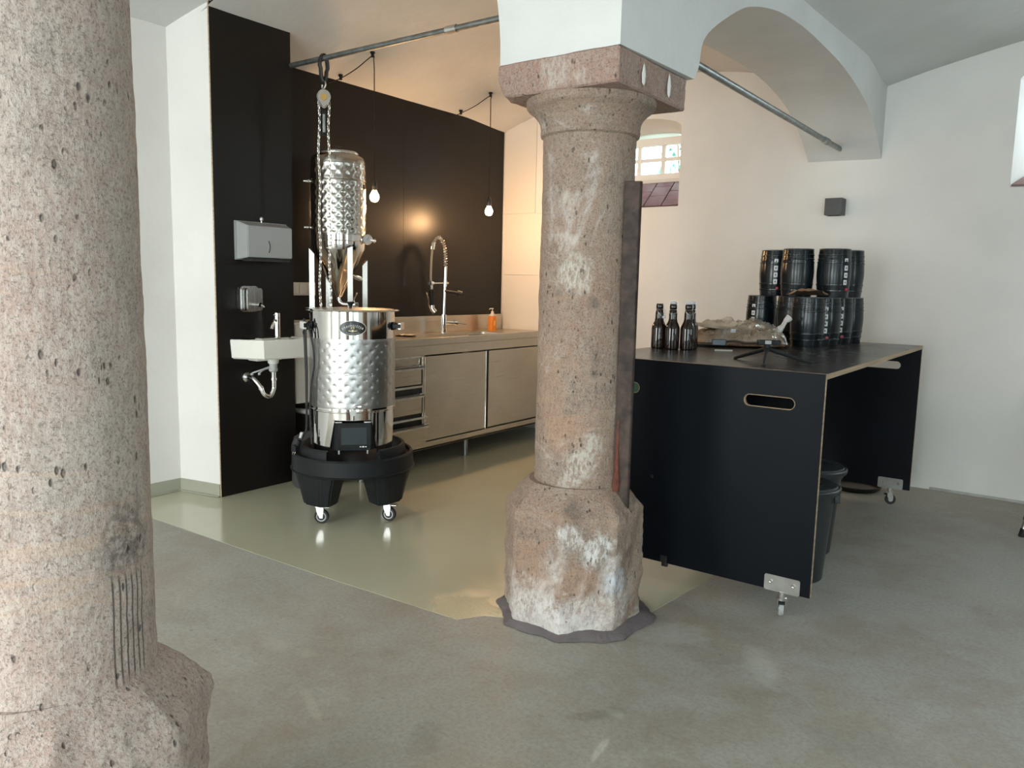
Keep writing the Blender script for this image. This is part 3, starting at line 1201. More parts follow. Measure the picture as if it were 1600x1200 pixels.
obj('bar_plate', b, GALV, h, world=True)


def chain(xo, ztop, zbot, pitch=.0215, off=0.):
    b = BM()
    n = int((ztop - zbot) / pitch)
    bb = BM()
    k = []
    for i in range(14):
        a = 2 * pi * i / 14
        k.append((.0062 * cos(a), 0, .0135 * sin(a)))
    tube(bb, k, .0024, 5, True)
    base = bpy.data.meshes.new('lk')
    bb.to_mesh(base)
    bb.free()
    for i in range(n):
        lk = BM()
        lk.from_mesh(base)
        ang = pi / 4 + (i % 2) * pi / 2 - az
        pz = ztop - i * pitch
        sx = xo + .004 * sin(i * .35 + off)
        p = mh @ Vector((sx, 0, 0))
        merge(b, lk, Matrix.Translation((p.x, p.y, pz)) @ Matrix.Rotation(ang, 4, 'Z'))
    bpy.data.meshes.remove(base)
    return b


obj('chain', chain(-.030, 2.305, .93), ZINC, h, world=True, stuff=True)
obj('chain', chain(.028, 2.305, .93, off=2), ZINC, h, world=True, stuff=True)
h.location = (hx - .056, hy + .055, 2.20 + .022)


# ============================================================ PENDANT LAMPS
def pendant(label, bx_, by_, bz, hook, wallhook):
    t = thing('pendant_lamp', label, 'lamp', (bx_, by_, zA(bx_, by_)), 0, 'bare bulb pendants on black cords')
    zh = zA(*hook[:2])
    zw = zA(*wallhook[:2]) - .004
    for (x, y, z) in ((hook[0], hook[1], zh), (wallhook[0], wallhook[1], zw)):
        b = BM()
        lathe(b, [(0, 0), (.015, 0), (.017, -.008), (.011, -.014), (.008, -.022), (.013, -.028), (.010, -.034), (0, -.036)][::-1], 14, Matrix.Translation((x, y, z)))
        obj('cord_hook', b, BLACKPL, t, world=True)
    b = BM()
    pts = spline([(wallhook[0] - .05, wallhook[1] - .06, zw - .06), (wallhook[0], wallhook[1], zw - .024), ((wallhook[0] * .5 + hook[0] * .5), (wallhook[1] * .5 + hook[1] * .5), (zw + zh) / 2 - .034), (hook[0], hook[1], zh - .024),
                  (hook[0] * .3 + bx_ * .7, hook[1] * .3 + by_ * .7, zh - .055), (bx_, by_, zh - .11)], 6) + [Vector((bx_, by_, zh - .5)), Vector((bx_, by_, bz + .11))]
    tube(b, pts, .0035, 6)
    obj('cord', b, CORD, t, world=True)
    b = BM()
    lathe(b, [(0, .115), (.008, .115), (.012, .10), (.018, .09), (.0185, .045), (.016, .040), (0, .040)][::-1], 20, Matrix.Translation((bx_, by_, bz)))
    obj('socket', b, BLKMETAL, t, world=True)
    b = BM()
    lathe(b, [(0, -.034), (.012, -.033), (.022, -.027), (.029, -.015), (.031, 0), (.028, .014), (.020, .028), (.015, .038), (.014, .045), (0, .045)], 24, Matrix.Translation((bx_, by_, bz)))
    obj('bulb', b, BULBGL, t, world=True, label='glowing clear bulb')
    d = bpy.data.lights.new('bulb_light', 'POINT')
    d.energy = BULB_W
    d.color = (1.0, .57, .27)
    d.shadow_soft_size = .03
    o = bpy.data.objects.new('bulb_light', d)
    COL.objects.link(o)
    o.location = (bx_, by_, bz - .075)
    return t


BULB_W = 15
pendant('lit bare bulb on a black cord, the one close beside the fermenter', -3.95, 3.766, 1.858, (-3.957, 3.757), (-4.262, 3.750))
pendant('lit bare bulb on a black cord, the one above the sink near the white boards', -3.95, 5.018, 1.868, (-3.960, 5.026), (-4.262, 5.022))

# ============================================================ HAND WASH CORNER
t = thing('paper_towel_dispenser', 'grey metal paper towel dispenser on the narrow black panel', 'towel dispenser', (-4.03, 2.91, 1.40))
b = BM()
# wall frame + chamfered front housing
slab(b, rect(2.733, 3.088, 1.402, 1.626), [], -4.030, -4.012, YZ)
bb = BM()
A = [bb.verts.new(p) for p in ((-4.012, 2.738, 1.405), (-4.012, 3.083, 1.405), (-4.012, 3.083, 1.624), (-4.012, 2.738, 1.624))]
B = [bb.verts.new(p) for p in ((-3.925, 2.752, 1.418), (-3.925, 3.062, 1.418), (-3.925, 3.062, 1.596), (-3.925, 2.752, 1.596))]
bb.faces.new(B)
for i in range(4):
    bb.faces.new((A[i], A[(i + 1) % 4], B[(i + 1) % 4], B[i]))
bmesh.ops.bevel(bb, geom=[e for e in bb.edges if not e.is_boundary], offset=.004, segments=2, affect='EDGES')
merge(b, bb)
obj('housing', b, pmat('grey_satin_metal', (.40, .41, .41), .42, .35), t, world=True)
b = BM()
tube(b, spline([(-3.925, 2.893, 1.515), (-3.9245, 2.902, 1.490), (-3.9245, 2.900, 1.462), (-3.925, 2.893, 1.445)], 4), .0028, 6)
obj('level_slot', b, BLKMETAL, t, world=True, label='thin curved dark level slot')
b = BM()
box(b, -4.01, -3.935, 2.77, 3.05, 1.392, 1.412, .004)
obj('outlet', b, BLKMETAL, t, world=True)
b = BM()
lathe(b, [(0, 0), (.004, 0), (.004, .012), (.010, .016), (.011, .026), (.006, .034), (0, .035)], 14, Matrix.Translation((-4.00, 2.90, 1.622)))
obj('lock', b, ZINC, t, world=True)

t = thing('soap_dispenser', 'square stainless soap dispenser above the white washbasin', 'soap dispenser', (-4.03, 2.79, 1.10))
b = BM()
slab(b, rrect(2.737, 2.862, 1.098, 1.250, .022), [], -4.030, -3.985, YZ)
slab(b, rrect(2.750, 2.862, 1.106, 1.238, .016), [], -3.985, -3.945, YZ)
bmesh.ops.bevel(b, geom=[e for e in b.edges if not e.is_boundary and abs(e.calc_face_angle(0)) > 1.2], offset=.005, segments=2, affect='EDGES')
obj('body', b, STEEL_V, t, world=True)
b = BM()
cyl(b, (-3.945, 2.806, 1.142), (-3.905, 2.806, 1.142), .0095, 14)
cyl(b, (-3.905, 2.806, 1.142), (-3.893, 2.806, 1.142), .013, 14)
tube(b, spline([(-3.90, 2.806, 1.142), (-3.888, 2.816, 1.139), (-3.880, 2.822, 1.128)], 5), .004, 8)
obj('push_spout', b, CHROME, t, world=True)

# washbasin: angled left side, front face running away from the corner
t = thing('washbasin', 'small white ceramic washbasin on the narrow black panel', 'washbasin', (-4.03, 2.93, .83))
sx, sy = -3.845, 2.787
outl = [(-4.03, 2.690), (sx, sy), (-3.802, 3.12), (-3.85, 3.15), (-4.03, 3.15)]


def scaled(o, cx, cy, k):
    return [(cx + (x - cx) * k, cy + (y - cy) * k) for x, y in o]


b = BM()
bb = BM()
rings = []
for (k, z) in ((.93, .822), (.975, .830), (1.0, .925), (1.0, .932), (.985, .937), (.90, .937), (.86, .930), (.74, .880), (.45, .860), (.12, .856)):
    rings.append([bb.verts.new((x if x > -4.029 or k >= .97 else x, y, z)) for x, y in scaled(outl, -3.935, 2.95, k)])
for a, c in zip(rings, rings[1:]):
    for i in range(5):
        bb.faces.new((a[i], a[(i + 1) % 5], c[(i + 1) % 5], c[i]))
bb.faces.new(rings[0][::-1])
bb.faces.new(rings[-1])
for v in bb.verts:
    if v.co.x < -4.03:
        v.co.x = -4.03
for v in bb.verts:
    if v.co.x < -4.0 and v.co.z > .92:
        v.co.x = -4.03
bmesh.ops.bevel(bb, geom=[e for e in bb.edges if e.calc_face_angle(0) > .5], offset=.004, segments=2, affect='EDGES')
merge(b, bb)
box(b, -4.03, -3.965, 2.86, 3.06, .905, .9375, .003)
obj('basin', b, CERAMIC, t, world=True)
b = BM()
box(b, -4.02, -3.93, 2.80, 2.98, .806, .826, .006)
lathe(b, [(.036, 0), (.032, -.03), (.028, -.035)][::-1], 20, Matrix.Translation((-3.905, 2.895, .825)))
obj('basin_underside', b, CERAMIC, t, world=True)
b = BM()
X, Y = -3.955, 2.965
cyl(b, (X, Y, .9365), (X, Y, 1.060), .0185, 20)
cyl(b, (X, Y, .936), (X, Y, .941), .024, 20)
cyl(b, (X, Y, 1.062), (X, Y, 1.090), .0185, 20)
tube(b, spline([(X + .005, Y - .012, 1.045), (X + .03, Y - .045, 1.045), (X + .055, Y - .075, 1.022), (X + .060, Y - .084, 1.002)], 6), .0105, 12)
tube(b, [(X + .008, Y - .016, 1.078), (X + .022, Y - .042, 1.080)], .004, 8)
lathe(b, [(0, -.006), (.006, 0), (0, .006)], 10, Matrix.Translation((X + .022, Y - .042, 1.080)))
tp = thing('basin_tap', 'small chrome tap standing on the white washbasin', 'tap', (X, Y, .937))
obj('tap_body', b, CHROME, tp, world=True)
b = BM()
X, Y = -3.905, 2.895
lathe(b, [(.023, 0), (.023, -.028), (.026, -.032), (.026, -.042), (.018, -.05)][::-1], 18, Matrix.Translation((X, Y, .790)))
obj('drain_fitting', b, GREYPL, t, world=True)
for dz, ll in ((0, .085), (-.008, .045)):
    b = BM()
    e = (X - .03 - ll * .4, Y - .02 - ll, .735)
    tube(b, spline([(X - .01, Y - .015, .772 + dz), (X - .02, Y - .03 - ll * .4, .757), e], 5), .0045, 8)
    cyl(b, e, (e[0], e[1], e[2] - .012), .008, 8)
    obj('lift_lever', b, GREYPL, t, world=True)
b = BM()
X2 = X - .01
tube(b, spline([(X, Y, .745), (X, Y, .66), (X, Y - .003, .635), (X, Y - .018, .602), (X, Y - .040, .595), (X - .01, Y - .066, .612), (X - .02, Y - .078, .65), (X - .045, Y - .095, .690), (X - .075, Y - .10, .705), (-4.028, Y - .10, .705)], 6), .0145, 14)
obj('trap', b, CHROME, t, world=True)
for p0, p1, r in (((X, Y, .690), (X, Y, .703), .019), ((X - .016, Y - .074, .640), (X - .022, Y - .080, .652), .019)):
    b = BM()
    cyl(b, p0, p1, r, 16)
    obj('union_nut', b, CHROME, t, world=True)
b = BM()
lathe(b, [(.030, 0), (.029, .006), (.018, .014), (.0145, .016)], 20, axm((-4.030, Y - .10, .705), (1, 0, 0)))
obj('rosette', b, CHROME, t, world=True)

# triple socket on the big panel, wall box, dark drum below
t = thing('wall_socket', 'pale horizontal socket strip on the big black panel left of the fermenter', 'socket', (-4.33, 3.46, 1.18))
b = BM()
box(b, -4.330, -4.318, 3.345, 3.560, 1.186, 1.274, .004)
obj('cover_frame', b, WPLAST, t, world=True)
for k in range(3):
    b = BM()
    box(b, -4.319, -4.314, 3.352 + k * .069, 3.352 + k * .069 + .063, 1.195, 1.265, .003)
    obj('insert', b, WPLAST, t, world=True)
b = BM()
bb = BM()
prof = [(-4.33, 3.165), (-4.33, 3.292)] + [(-4.06 + .02 * cos(a), 3.272 + .02 * sin(a)) for a in (pi / 2, pi / 4, 0)] + [(-4.06 + .02 * cos(a), 3.185 + .02 * sin(a)) for a in (0, -pi / 4, -pi / 2)]
slab(bb, prof, [], .50, 1.005, XY)
merge(b, bb)
tb = thing('wall_box', 'pale tall box on the wall between washbasin and kettle', 'wall box', (-4.33, 3.23, .50))
obj('housing', b, pmat('warm_white_sheet', (.58, .56, .51), .45, var=.08, vscale=6), tb, world=True)
b = BM()
box(b, -4.329, -4.05, 3.163, 3.294, 1.004, 1.020, .004)
obj('lid', b, pmat('warm_white_lid', (.62, .60, .55), .45), tb, world=True)
td = thing('plastic_canister', 'dark grey plastic canister on the floor behind the kettle, below the pale box', 'canister', (-3.86, 3.155, .003))
b = BM()
lathe(b, [(0, 0), (.125, 0), (.135, .02), (.135, .26), (.12, .31), (.06, .34), (.03, .345), (0, .345)], 28, Matrix.Translation((-3.86, 3.155, .003)))
td.location = (-3.86, 3.155, .003)
obj('body', b, pmat('dark_grey_plastic', (.07, .07, .07), .45), td, world=True)
b = BM()
cyl(b, (-3.86, 3.155, .345), (-3.86, 3.155, .375), .028, 18)
obj('screw_cap', b, BLACKPL, td, world=True)
b = BM()
cyl(b, (-4.328, 3.24, .44), (-3.66, 3.24, .44), .018, 12)
tag(obj('crossbar', b, GPLAST, loc=(-4.0, 3.26, .44)), 'dark grey horizontal pipe below the pale wall box', 'pipe')

# ============================================================ SINK CABINET
CX = -3.63
c = thing('sink_cabinet', 'long stainless steel sink cabinet along the big black panels', 'cabinet', (-3.95, 4.5, .0))
b = BM()
YA, YE = 3.30, 5.70
slab(b, rect(-4.318, CX - .013, YA + .013, YE), [rrect(-4.13, -3.76, 4.45, 5.18, .04)], .845, .885, XY)
# raised marine edge front and left
box(b, CX - .012, CX, YA, YE, .862, .912, .003)
box(b, -4.318, CX, YA, YA + .012, .862, .912, .003)
obj('worktop', b, STEEL, c, world=True)
b = BM()
box(b, -4.318, -4.303, YA, YE - .02, .885, 1.020, .002)
obj('backsplash', b, STEEL, c, world=True)
b = BM()
bb = BM()
r0 = rrect(-4.13, -3.76, 4.45, 5.18, .04)
A = [bb.verts.new((x, y, .885)) for x, y in r0]
B = [bb.verts.new((x, y, .66)) for x, y in scaled(r0, -3.945, 4.815, .94)]
for i in range(len(A)):
    j = (i + 1) % len(A)
    f = bb.faces.new((A[i], A[j], B[j], B[i]))
    f.smooth = True
bb.faces.new(B)
bmesh.ops.recalc_face_normals(bb, faces=bb.faces[:])
merge(b, bb)
obj('basin', b, STEEL, c, world=True)
b = BM()
box(b, -4.315, CX - .022, YA + .01, YE - .005, .185, .66)
box(b, -4.315, -4.2, YA + .01, YE - .005, .66, .845)
obj('carcass', b, pmat('dark_cabinet_inside', (.04, .038, .035), .5, .4), c, world=True)
b = BM()
box(b, CX - .02, CX - .004, YA, YE, .795, .861, .002)     # fascia
box(b, CX - .02, CX - .004, YA, YE, .138, .186, .002)     # bottom rail
box(b, CX - .02, CX - .004, 3.915, 3.932, .186, .795, .002)
box(b, CX - .02, CX - .004, YA, 3.335, .186, .795, .002)
box(b, CX - .02, CX - .004, 5.60, YE, .186, .795, .002)
box(b, -4.318, CX - .004, YA, YA + .012, .138, .861, .002)
box(b, -4.318, CX - .004, YA, YE, .138, .15)
obj('frame', b, STEEL, c, world=True)
b = BM()
box(b, CX - .012, CX - .0, 3.934, 4.612, .196, .786, .002)
d1 = obj('sliding_door', b, STEEL, c, world=True)
b = BM()
box(b, CX - .018, CX - .010, 4.655, 5.598, .196, .786, .002)
obj('sliding_door', b, STEEL, c, world=True)
b = BM()
box(b, CX - .003, CX + .004, 4.606, 4.614, .19, .79, .001)
obj('door_edge', b, CHROME, d1, world=True)
for (z0, z1, out, yr) in ((.600, .722, .0, 3.895), (.400, .530, .006, 3.895), (.190, .318, .02, 3.925)):
    b = BM()
    box(b, CX - .014 + out, CX + out - .002, 3.34, yr + .004, z0, z1, .002)
    dr = obj('drawer', b, STEEL, c, world=True)
    b = BM()
    box(b, CX + out - .002, CX + out + .028, 3.36, yr, z1 - .004, z1 + .006, .002)
    box(b, CX + out + .022, CX + out + .028, 3.36, yr, z1 - .018, z1 + .006, .002)
    box(b, CX + out - .002, CX + out + .028, yr - .045, yr, z1 - .003, z1 + .012, .002)
    obj('handle', b, ZINC, dr, world=True)
b = BM()
box(b, CX - .030, CX - .026, 3.34, 3.92, .186, .795)
obj('drawer_recess', b, STEEL, c, world=True)
for z, yr, out in ((.788, 3.90, .0), (.585, 3.90, .0), (.368, 3.945, .012)):
    b = BM()
    box(b, CX - .01, CX + .008 + out, 3.34, yr, z - .008, z + .006, .002)
    obj('drawer_rail', b, ZINC, c, world=True)
for (x, y) in ((CX - .06, 3.40), (CX - .06, 4.45), (CX - .06, 5.6), (-4.25, 3.4), (-4.25, 4.45), (-4.25, 5.6)):
    b = BM()
    cyl(b, (x, y, .003), (x, y, .14), .019, 14)
    cyl(b, (x, y, .003), (x, y, .012), .026, 14)
    obj('leg', b, pmat('dull_steel', (.25, .25, .24), .4, .9), c, world=True)

# tall spring tap (x fixed plane -4.2)
f = thing('spring_tap', 'tall chrome spray tap with coiled spring on the sink cabinet', 'tap', (-4.20, 4.77, .885))
b = BM()
tx = -4.20
cyl(b, (tx, 4.765, .886), (tx, 4.765, .892), .034, 24)
cyl(b, (tx, 4.765, .89), (tx, 4.765, 1.035), .026, 24)
cyl(b, (tx, 4.765, 1.03), (tx, 4.775, 1.26), .013, 16)
cyl(b, (tx, 4.775, 1.26), (tx, 4.777, 1.31), .018, 16)
cyl(b, (tx, 4.777, 1.30), (tx, 4.780, 1.42), .015, 16)
obj('riser', b, CHROME, f, world=True)
b = BM()
cyl(b, (tx, 4.77, .972), (tx + .03, 4.86, .968), .017, 16)
cyl(b, (tx + .028, 4.855, .968), (tx + .04, 4.885, .966), .021, 16)
tube(b, [(tx + .04, 4.885, .966), (tx + .07, 4.97, .955)], .005, 8)
obj('mixer_lever', b, CHROME, f, world=True)
b = BM()
tube(b, spline([(tx, 4.77, 1.225), (tx + .03, 4.84, 1.215), (tx + .05, 4.90, 1.205)], 6), .013, 12)
tube(b, [(tx + .05, 4.90, 1.21), (tx + .05, 4.90, 1.165)], .009, 10)
cyl(b, (tx + .035, 4.89, 1.215), (tx + .065, 4.915, 1.205), .020, 14)
obj('side_spout', b, BLKMETAL, f, world=True, label='dark side spout')
path = spline([(tx, 4.780, 1.40), (tx, 4.778, 1.50), (tx, 4.760, 1.585), (tx, 4.715, 1.640), (tx, 4.665, 1.635), (tx, 4.635, 1.590), (tx, 4.625, 1.565)], 24)
# coil around the hose path
b = BM()
cp = []
L_ = [0]
for a, c2 in zip(path, path[1:]):
    L_.append(L_[-1] + (c2 - a).length)
turns = 19
N_ = turns * 12
for k in range(N_ + 1):
    s = L_[-1] * k / N_
    i = max(j for j in range(len(L_)) if L_[j] <= s + 1e-9)
    i = min(i, len(path) - 2)
    tt = (s - L_[i]) / max(1e-9, L_[i + 1] - L_[i])
    p = path[i].lerp(path[i + 1], tt)
    tg = (path[i + 1] - path[i]).normalized()
    nx = Vector((1, 0, 0))
    ny = tg.cross(nx).normalized()
    a = 2 * pi * turns * k / N_
    cp.append(p + .0165 * (cos(a) * nx + sin(a) * ny))
tube(b, cp, .0030, 6)
obj('spring', b, CHROME, f, world=True)
b = BM()
tube(b, path, .0085, 10)
tube(b, spline([(tx, 4.625, 1.565), (tx, 4.612, 1.45), (tx, 4.610, 1.30), (tx, 4.620, 1.22)], 6), .0085, 10)
obj('hose', b, pmat('grey_hose', (.20, .20, .19), .45), f, world=True)
b = BM()
cyl(b, (tx, 4.628, 1.60), (tx, 4.618, 1.548), .021, 18)
obj('spring_end', b, CHROME, f, world=True)
b = BM()
cyl(b, (tx, 4.612, 1.30), (tx, 4.618, 1.24), .013, 14)
tube(b, [(tx, 4.615, 1.285), (tx, 4.775, 1.288)], .0055, 8)
cyl(b, (tx, 4.60, 1.285), (tx, 4.63, 1.285), .018, 14)
cyl(b, (tx, 4.755, 1.288), (tx, 4.815, 1.288), .010, 14)
obj('hose_bracket', b, CHROME, f, world=True)
b = BM()
cyl(b, (tx, 4.620, 1.235), (tx, 4.625, 1.105), .0165, 16)
cyl(b, (tx, 4.620, 1.225), (tx, 4.6205, 1.218), .025, 16)
for k in range(5):
    cyl(b, (tx, 4.621, 1.20 - k * .018), (tx, 4.6212, 1.193 - k * .018), .019, 16)
obj('spray_grip', b, BLACKPL, f, world=True)
b = BM()
cyl(b, (tx, 4.625, 1.112), (tx, 4.625, 1.080), .020, 18)
cyl(b, (tx, 4.625, 1.085), (tx + .02, 4.640, 1.055), .022, 18)
tube(b, spline([(tx + .012, 4.605, 1.068), (tx + .012, 4.580, 1.11), (tx + .012, 4.575, 1.15), (tx + .012, 4.560, 1.19), (tx + .012, 4.548, 1.215)], 5), .0055, 8)
obj('spray_head', b, CHROME, f, world=True)

t = thing('soap_bottle', 'orange liquid soap bottle with white pump at the sink end', 'bottle', (-4.20, 5.41, .885))
b = BM()
slab(b, rrect(-.026, .026, -.036, .036, .014), [], 0, .118, XY)
slab(b, scaled(rrect(-.026, .026, -.036, .036, .014), 0, 0, .86), [], .118, .126, XY)
obj('bottle_body', b, ORANGE, t)
b = BM()
slab(b, scaled(rrect(-.026, .026, -.036, .036, .014), 0, 0, .84), [], .126, .140, XY)
lathe(b, [(.020, .138), (.012, .152), (.012, .165), (.004, .168), (.004, .186), (.010, .186), (.010, .194), (0, .194)], 14)
tube(b, [(0, 0, .190), (.0, -.036, .190), (0, -.04, .182)], .004, 6)
obj('pump', b, FROST, t)
b = BM()
slab(b, rect(-.012, .012, .04, .085), [], .0262, .0266, YZ)
obj('label_print', b, pmat('pale_orange_print', (.85, .45, .12), .4), t)

b = BM()
heights(b, -.07, .07, -.05, .05, 16, 12, lambda x, y: .010 + .010 * fbm((x, y, 1), 22))
heights(b, -.07, .07, -.05, .05, 16, 12, lambda x, y: .0)
bmesh.ops.holes_fill(b, edges=[e for e in b.edges if e.is_boundary])
b.transform(Matrix.Translation((-4.12, 4.25, .887)) @ Matrix.Rotation(.4, 4, 'Z'))
tag(obj('cleaning_cloth', b, PAPERW, loc=(-4.12, 4.25, .887)), 'crumpled pale cloth on the worktop just right of the kettle', 'cloth')
b = BM()
slab(b, rrect(-3.86, -3.74, 4.66, 4.93, .03), [], .8855, .893, XY)
tag(obj('sink_dark_filler', b, BLACKRUB, loc=(-3.80, 4.8, .886)), 'flat black mat darkening the shaded opening of the sink bowl', 'filler')  # black sheet added to darken the sink bowl's opening


# ============================================================ QUILTED STEEL
def quilt(dst, r, z0, z1, cols, rows, seams=(), nt=264, nz=110, depth=.0035, pill=.0035, offset=0., dr=.0095):
    bb = BM()
    rings = []
    H = (z1 - z0)
    for j in range(nz + 1):
        z = z0 + H * j / nz
        fz = j / nz * rows
        ring = []
        for i in range(nt):
            th = 2 * pi * i / nt
            u = i / nt * cols
            best = 9
            for dj in (0, 1):
                row = math.floor(fz) + dj
                cu = .5 * (row % 2)
                du = (u - cu - offset) % 1.0
                du = min(du, 1 - du)
                dx = du * 2 * pi * r / cols
                dz = (fz - row) * H / rows
                if row in (0, rows) or row < 0:
                    continue
                best = min(best, sqrt(dx * dx + dz * dz))
            d = pill * min(1, best / .036) ** 1.2 - depth * math.exp(-(best / dr) ** 2) + depth * .5 * math.exp(-(best / (dr * .45)) ** 2)
            edge = min(1, (j / nz) / .03, (1 - j / nz) / .03)
            for s in seams:
                edge = min(edge, abs(z - s) / .008)
            d *= max(0, min(1, edge))
            rr = r + d
            ring.append(bb.verts.new((rr * cos(th), rr * sin(th), z)))
        rings.append(ring)
    for a, c in zip(rings, rings[1:]):
        for i in range(nt):
            f = bb.faces.new((a[i], a[(i + 1) % nt], c[(i + 1) % nt], c[i]))
            f.smooth = True
    merge(dst, bb)


# ============================================================ BREWING KETTLE
KA = .837
k = thing('brewing_kettle', 'round stainless brewing kettle with oval black badge on the black dolly', 'kettle', (-3.229, 2.915, .345), KA)
Z = lambda z: z - .345
b = BM()
quilt(b, .230, Z(.622), Z(.990), 22, 12, seams=(Z(.806),), nt=620, nz=200, depth=.0022, pill=.0007, dr=.0075)
obj('cooling_jacket', b, STEEL_Q, k, label='satin quilted jacket with rows of dimples')
b = BM()
lathe(b, [(.2285, Z(.988)), (.2285, Z(1.132)), (.250, Z(1.134)), (.254, Z(1.139)), (.250, Z(1.144)), (.222, Z(1.143)), (.222, Z(1.135))], 96)
obj('upper_wall', b, MIRROR, k, label='mirror polished upper band and rolled rim')
b = BM()
lathe(b, [(.2285, Z(.565)), (.2285, Z(.60)), (.2305, Z(.602)), (.2345, Z(.604)), (.2345, Z(.609)), (.2300, Z(.611)), (.2290, Z(.624))], 96)
obj('lower_band', b, MIRROR, k)
b = BM()
lathe(b, [(0, Z(1.150)), (.08, Z(1.149)), (.19, Z(1.144)), (.236, Z(1.143)), (.236, Z(1.140))][::-1], 72)
lid = obj('lid', b, STEEL_V, k)
b = BM()
lathe(b, [(0, 0), (.008, 0), (.008, .010), (.020, .026), (.021, .032), (.012, .030), (0, .026)], 18, Matrix.Translation((-.01, -.02, Z(1.149))))
obj('lid_knob', b, BLACKPL, lid)
# skirt legs: three curved plates narrowing downwards
for a0 in (-pi / 2 - .86, -pi / 2 + .86, pi / 2):
    b = BM()
    bb = BM()
    rows_ = []
    for j in range(9):
        tz = j / 8
        z = Z(.580) + (Z(.352) - Z(.580)) * tz
        hw = .44 - .17 * min(1, tz * 1.15)
        ring = []
        for i in range(15):
            a = a0 + hw * (2 * i / 14 - 1)
            ring.append((bb.verts.new((.2285 * cos(a), .2285 * sin(a), z)), bb.verts.new((.224 * cos(a), .224 * sin(a), z))))
        rows_.append(ring)
    for ra, rc in zip(rows_, rows_[1:]):
        for i in range(14):
            f1 = bb.faces.new((ra[i][0], rc[i][0], rc[i + 1][0], ra[i + 1][0]))
            f2 = bb.faces.new((ra[i][1], ra[i + 1][1], rc[i + 1][1], rc[i][1]))
            f1.smooth = f2.smooth = True
        bb.faces.new((ra[0][0], ra[0][1], rc[0][1], rc[0][0]))
        bb.faces.new((ra[-1][0], rc[-1][0], rc[-1][1], ra[-1][1]))
    for i in range(14):
        bb.faces.new((rows_[-1][i][0], rows_[-1][i][1], rows_[-1][i + 1][1], rows_[-1][i + 1][0]))
    merge(b, bb)
    leg = obj('leg', b, MIRROR, k)
b = BM()
lathe(b, [(0, Z(.562)), (.2245, Z(.562)), (.2245, Z(.575)), (0, Z(.575))], 64)
obj('bottom_plate', b, STEEL_V, k)
# control unit
b = BM()
bb = BM()
outl2 = [(-.128, .02), (-.128, -.155), (-.092, -.205), (.092, -.205), (.128, -.155), (.128, .02)]
slab(bb, outl2, [], Z(.398), Z(.545), XY)
bmesh.ops.bevel(bb, geom=[e for e in bb.edges if e.calc_face_angle(0) > .5], offset=.005, segments=2, affect='EDGES')
merge(b, bb)
cu = obj('control_unit', b, BLACKPL, k)
b = BM()
slab(b, rrect(-.080, .090, Z(.405), Z(.540), .004), [], -.2055, -.2075, XZ)
obj('display_bezel', b, pmat('gloss_black_bezel', (.008, .009, .010), .15), cu)
b = BM()
slab(b, rect(-.062, .070, Z(.430), Z(.521)), [], -.2076, -.2080, XZ)
obj('display', b, SCREEN, cu)
b = BM()
for dx in (-.014, 0, .014):
    lathe(b, [(0, 0), (.0055 if dx == 0 else .004, 0), (0, .0005)], 10, Matrix.Translation((.052 + dx, -.2078, Z(.418))) @ Matrix.Rotation(pi / 2, 4, 'X') @ Matrix.Diagonal((1.2, .8, 1, 1)))
obj('maker_mark', b, LABELW, cu)
for sx_ in (-.075, .075):
    b = BM()
    box(b, sx_ - .004, sx_ + .004, -.19, -.18, Z(.375), Z(.40))
    obj('lower_bracket', b, ZINC, cu)
    b = BM()
    box(b, sx_ - .018, sx_ + .018, -.20, -.17, Z(.545), Z(.553), .002)
    obj('upper_bracket', b, ZINC, cu)
# drain tap
b = BM()
cyl(b, (0, -.225, Z(.612)), (0, -.262, Z(.612)), .010, 14)
cyl(b, (0, -.252, Z(.612)), (0, -.275, Z(.612)), .017, 18)
cyl(b, (0, -.262, Z(.612)), (0, -.262, Z(.572)), .008, 12)
tube(b, [(0, -.27, Z(.628)), (.004, -.274, Z(.640)), (.042, -.274, Z(.645))], .0045, 8)
obj('drain_tap', b, CHROME, k)
# handles
for sx_ in (-1, 1):
    a = -pi / 2 + sx_ * 1.30
    px_, py_ = .229 * cos(a), .229 * sin(a)
    mh2 = Matrix.Translation((px_, py_, Z(1.055))) @ Matrix.Rotation(a, 4, 'Z')
    b = BM()
    box(b, 0, .006, -.035, .035, -.022, .022, .002, 1, mh2)
    box(b, .0, .045, -.045, -.037, -.010, .012, .002, 1, mh2)
    box(b, .0, .045, .037, .045, -.010, .012, .002, 1, mh2)
    hd = obj('handle', b, BLACKPL, k)
    b = BM()
    box(b, .030, .048, -.042, .042, -.020, .020, .004, 2, mh2)
    obj('grip', b, WPLAST if sx_ < 0 else ZINC, hd)
# badge: oval plate, wrapped on the cylinder
def wrap(bm_, r, zc):
    for v in bm_.verts:
        a = -pi / 2 + v.co.x / r
        rr = r + v.co.z
        v.co = Vector((rr * cos(a), rr * sin(a), zc + v.co.y))
    return bm_


def ellipse_plate(a_, c_, t0, t1, n=48, rings_=8):
    bb = BM()
    cv = bb.verts.new((0, 0, t1))
    prev = None
    for q in range(1, rings_ + 1):
        ring = [bb.verts.new((a_ * q / rings_ * cos(2 * pi * i / n), c_ * q / rings_ * sin(2 * pi * i / n), t1)) for i in range(n)]
        for i in range(n):
            j = (i + 1) % n
            if prev is None:
                bb.faces.new((cv, ring[i], ring[j]))
            else:
                bb.faces.new((prev[i], ring[i], ring[j], prev[j]))
        prev = ring
    low = [bb.verts.new((v.co.x, v.co.y, t0)) for v in prev]
    for i in range(n):
        j = (i + 1) % n
        bb.faces.new((prev[i], low[i], low[j], prev[j]))
    return bb


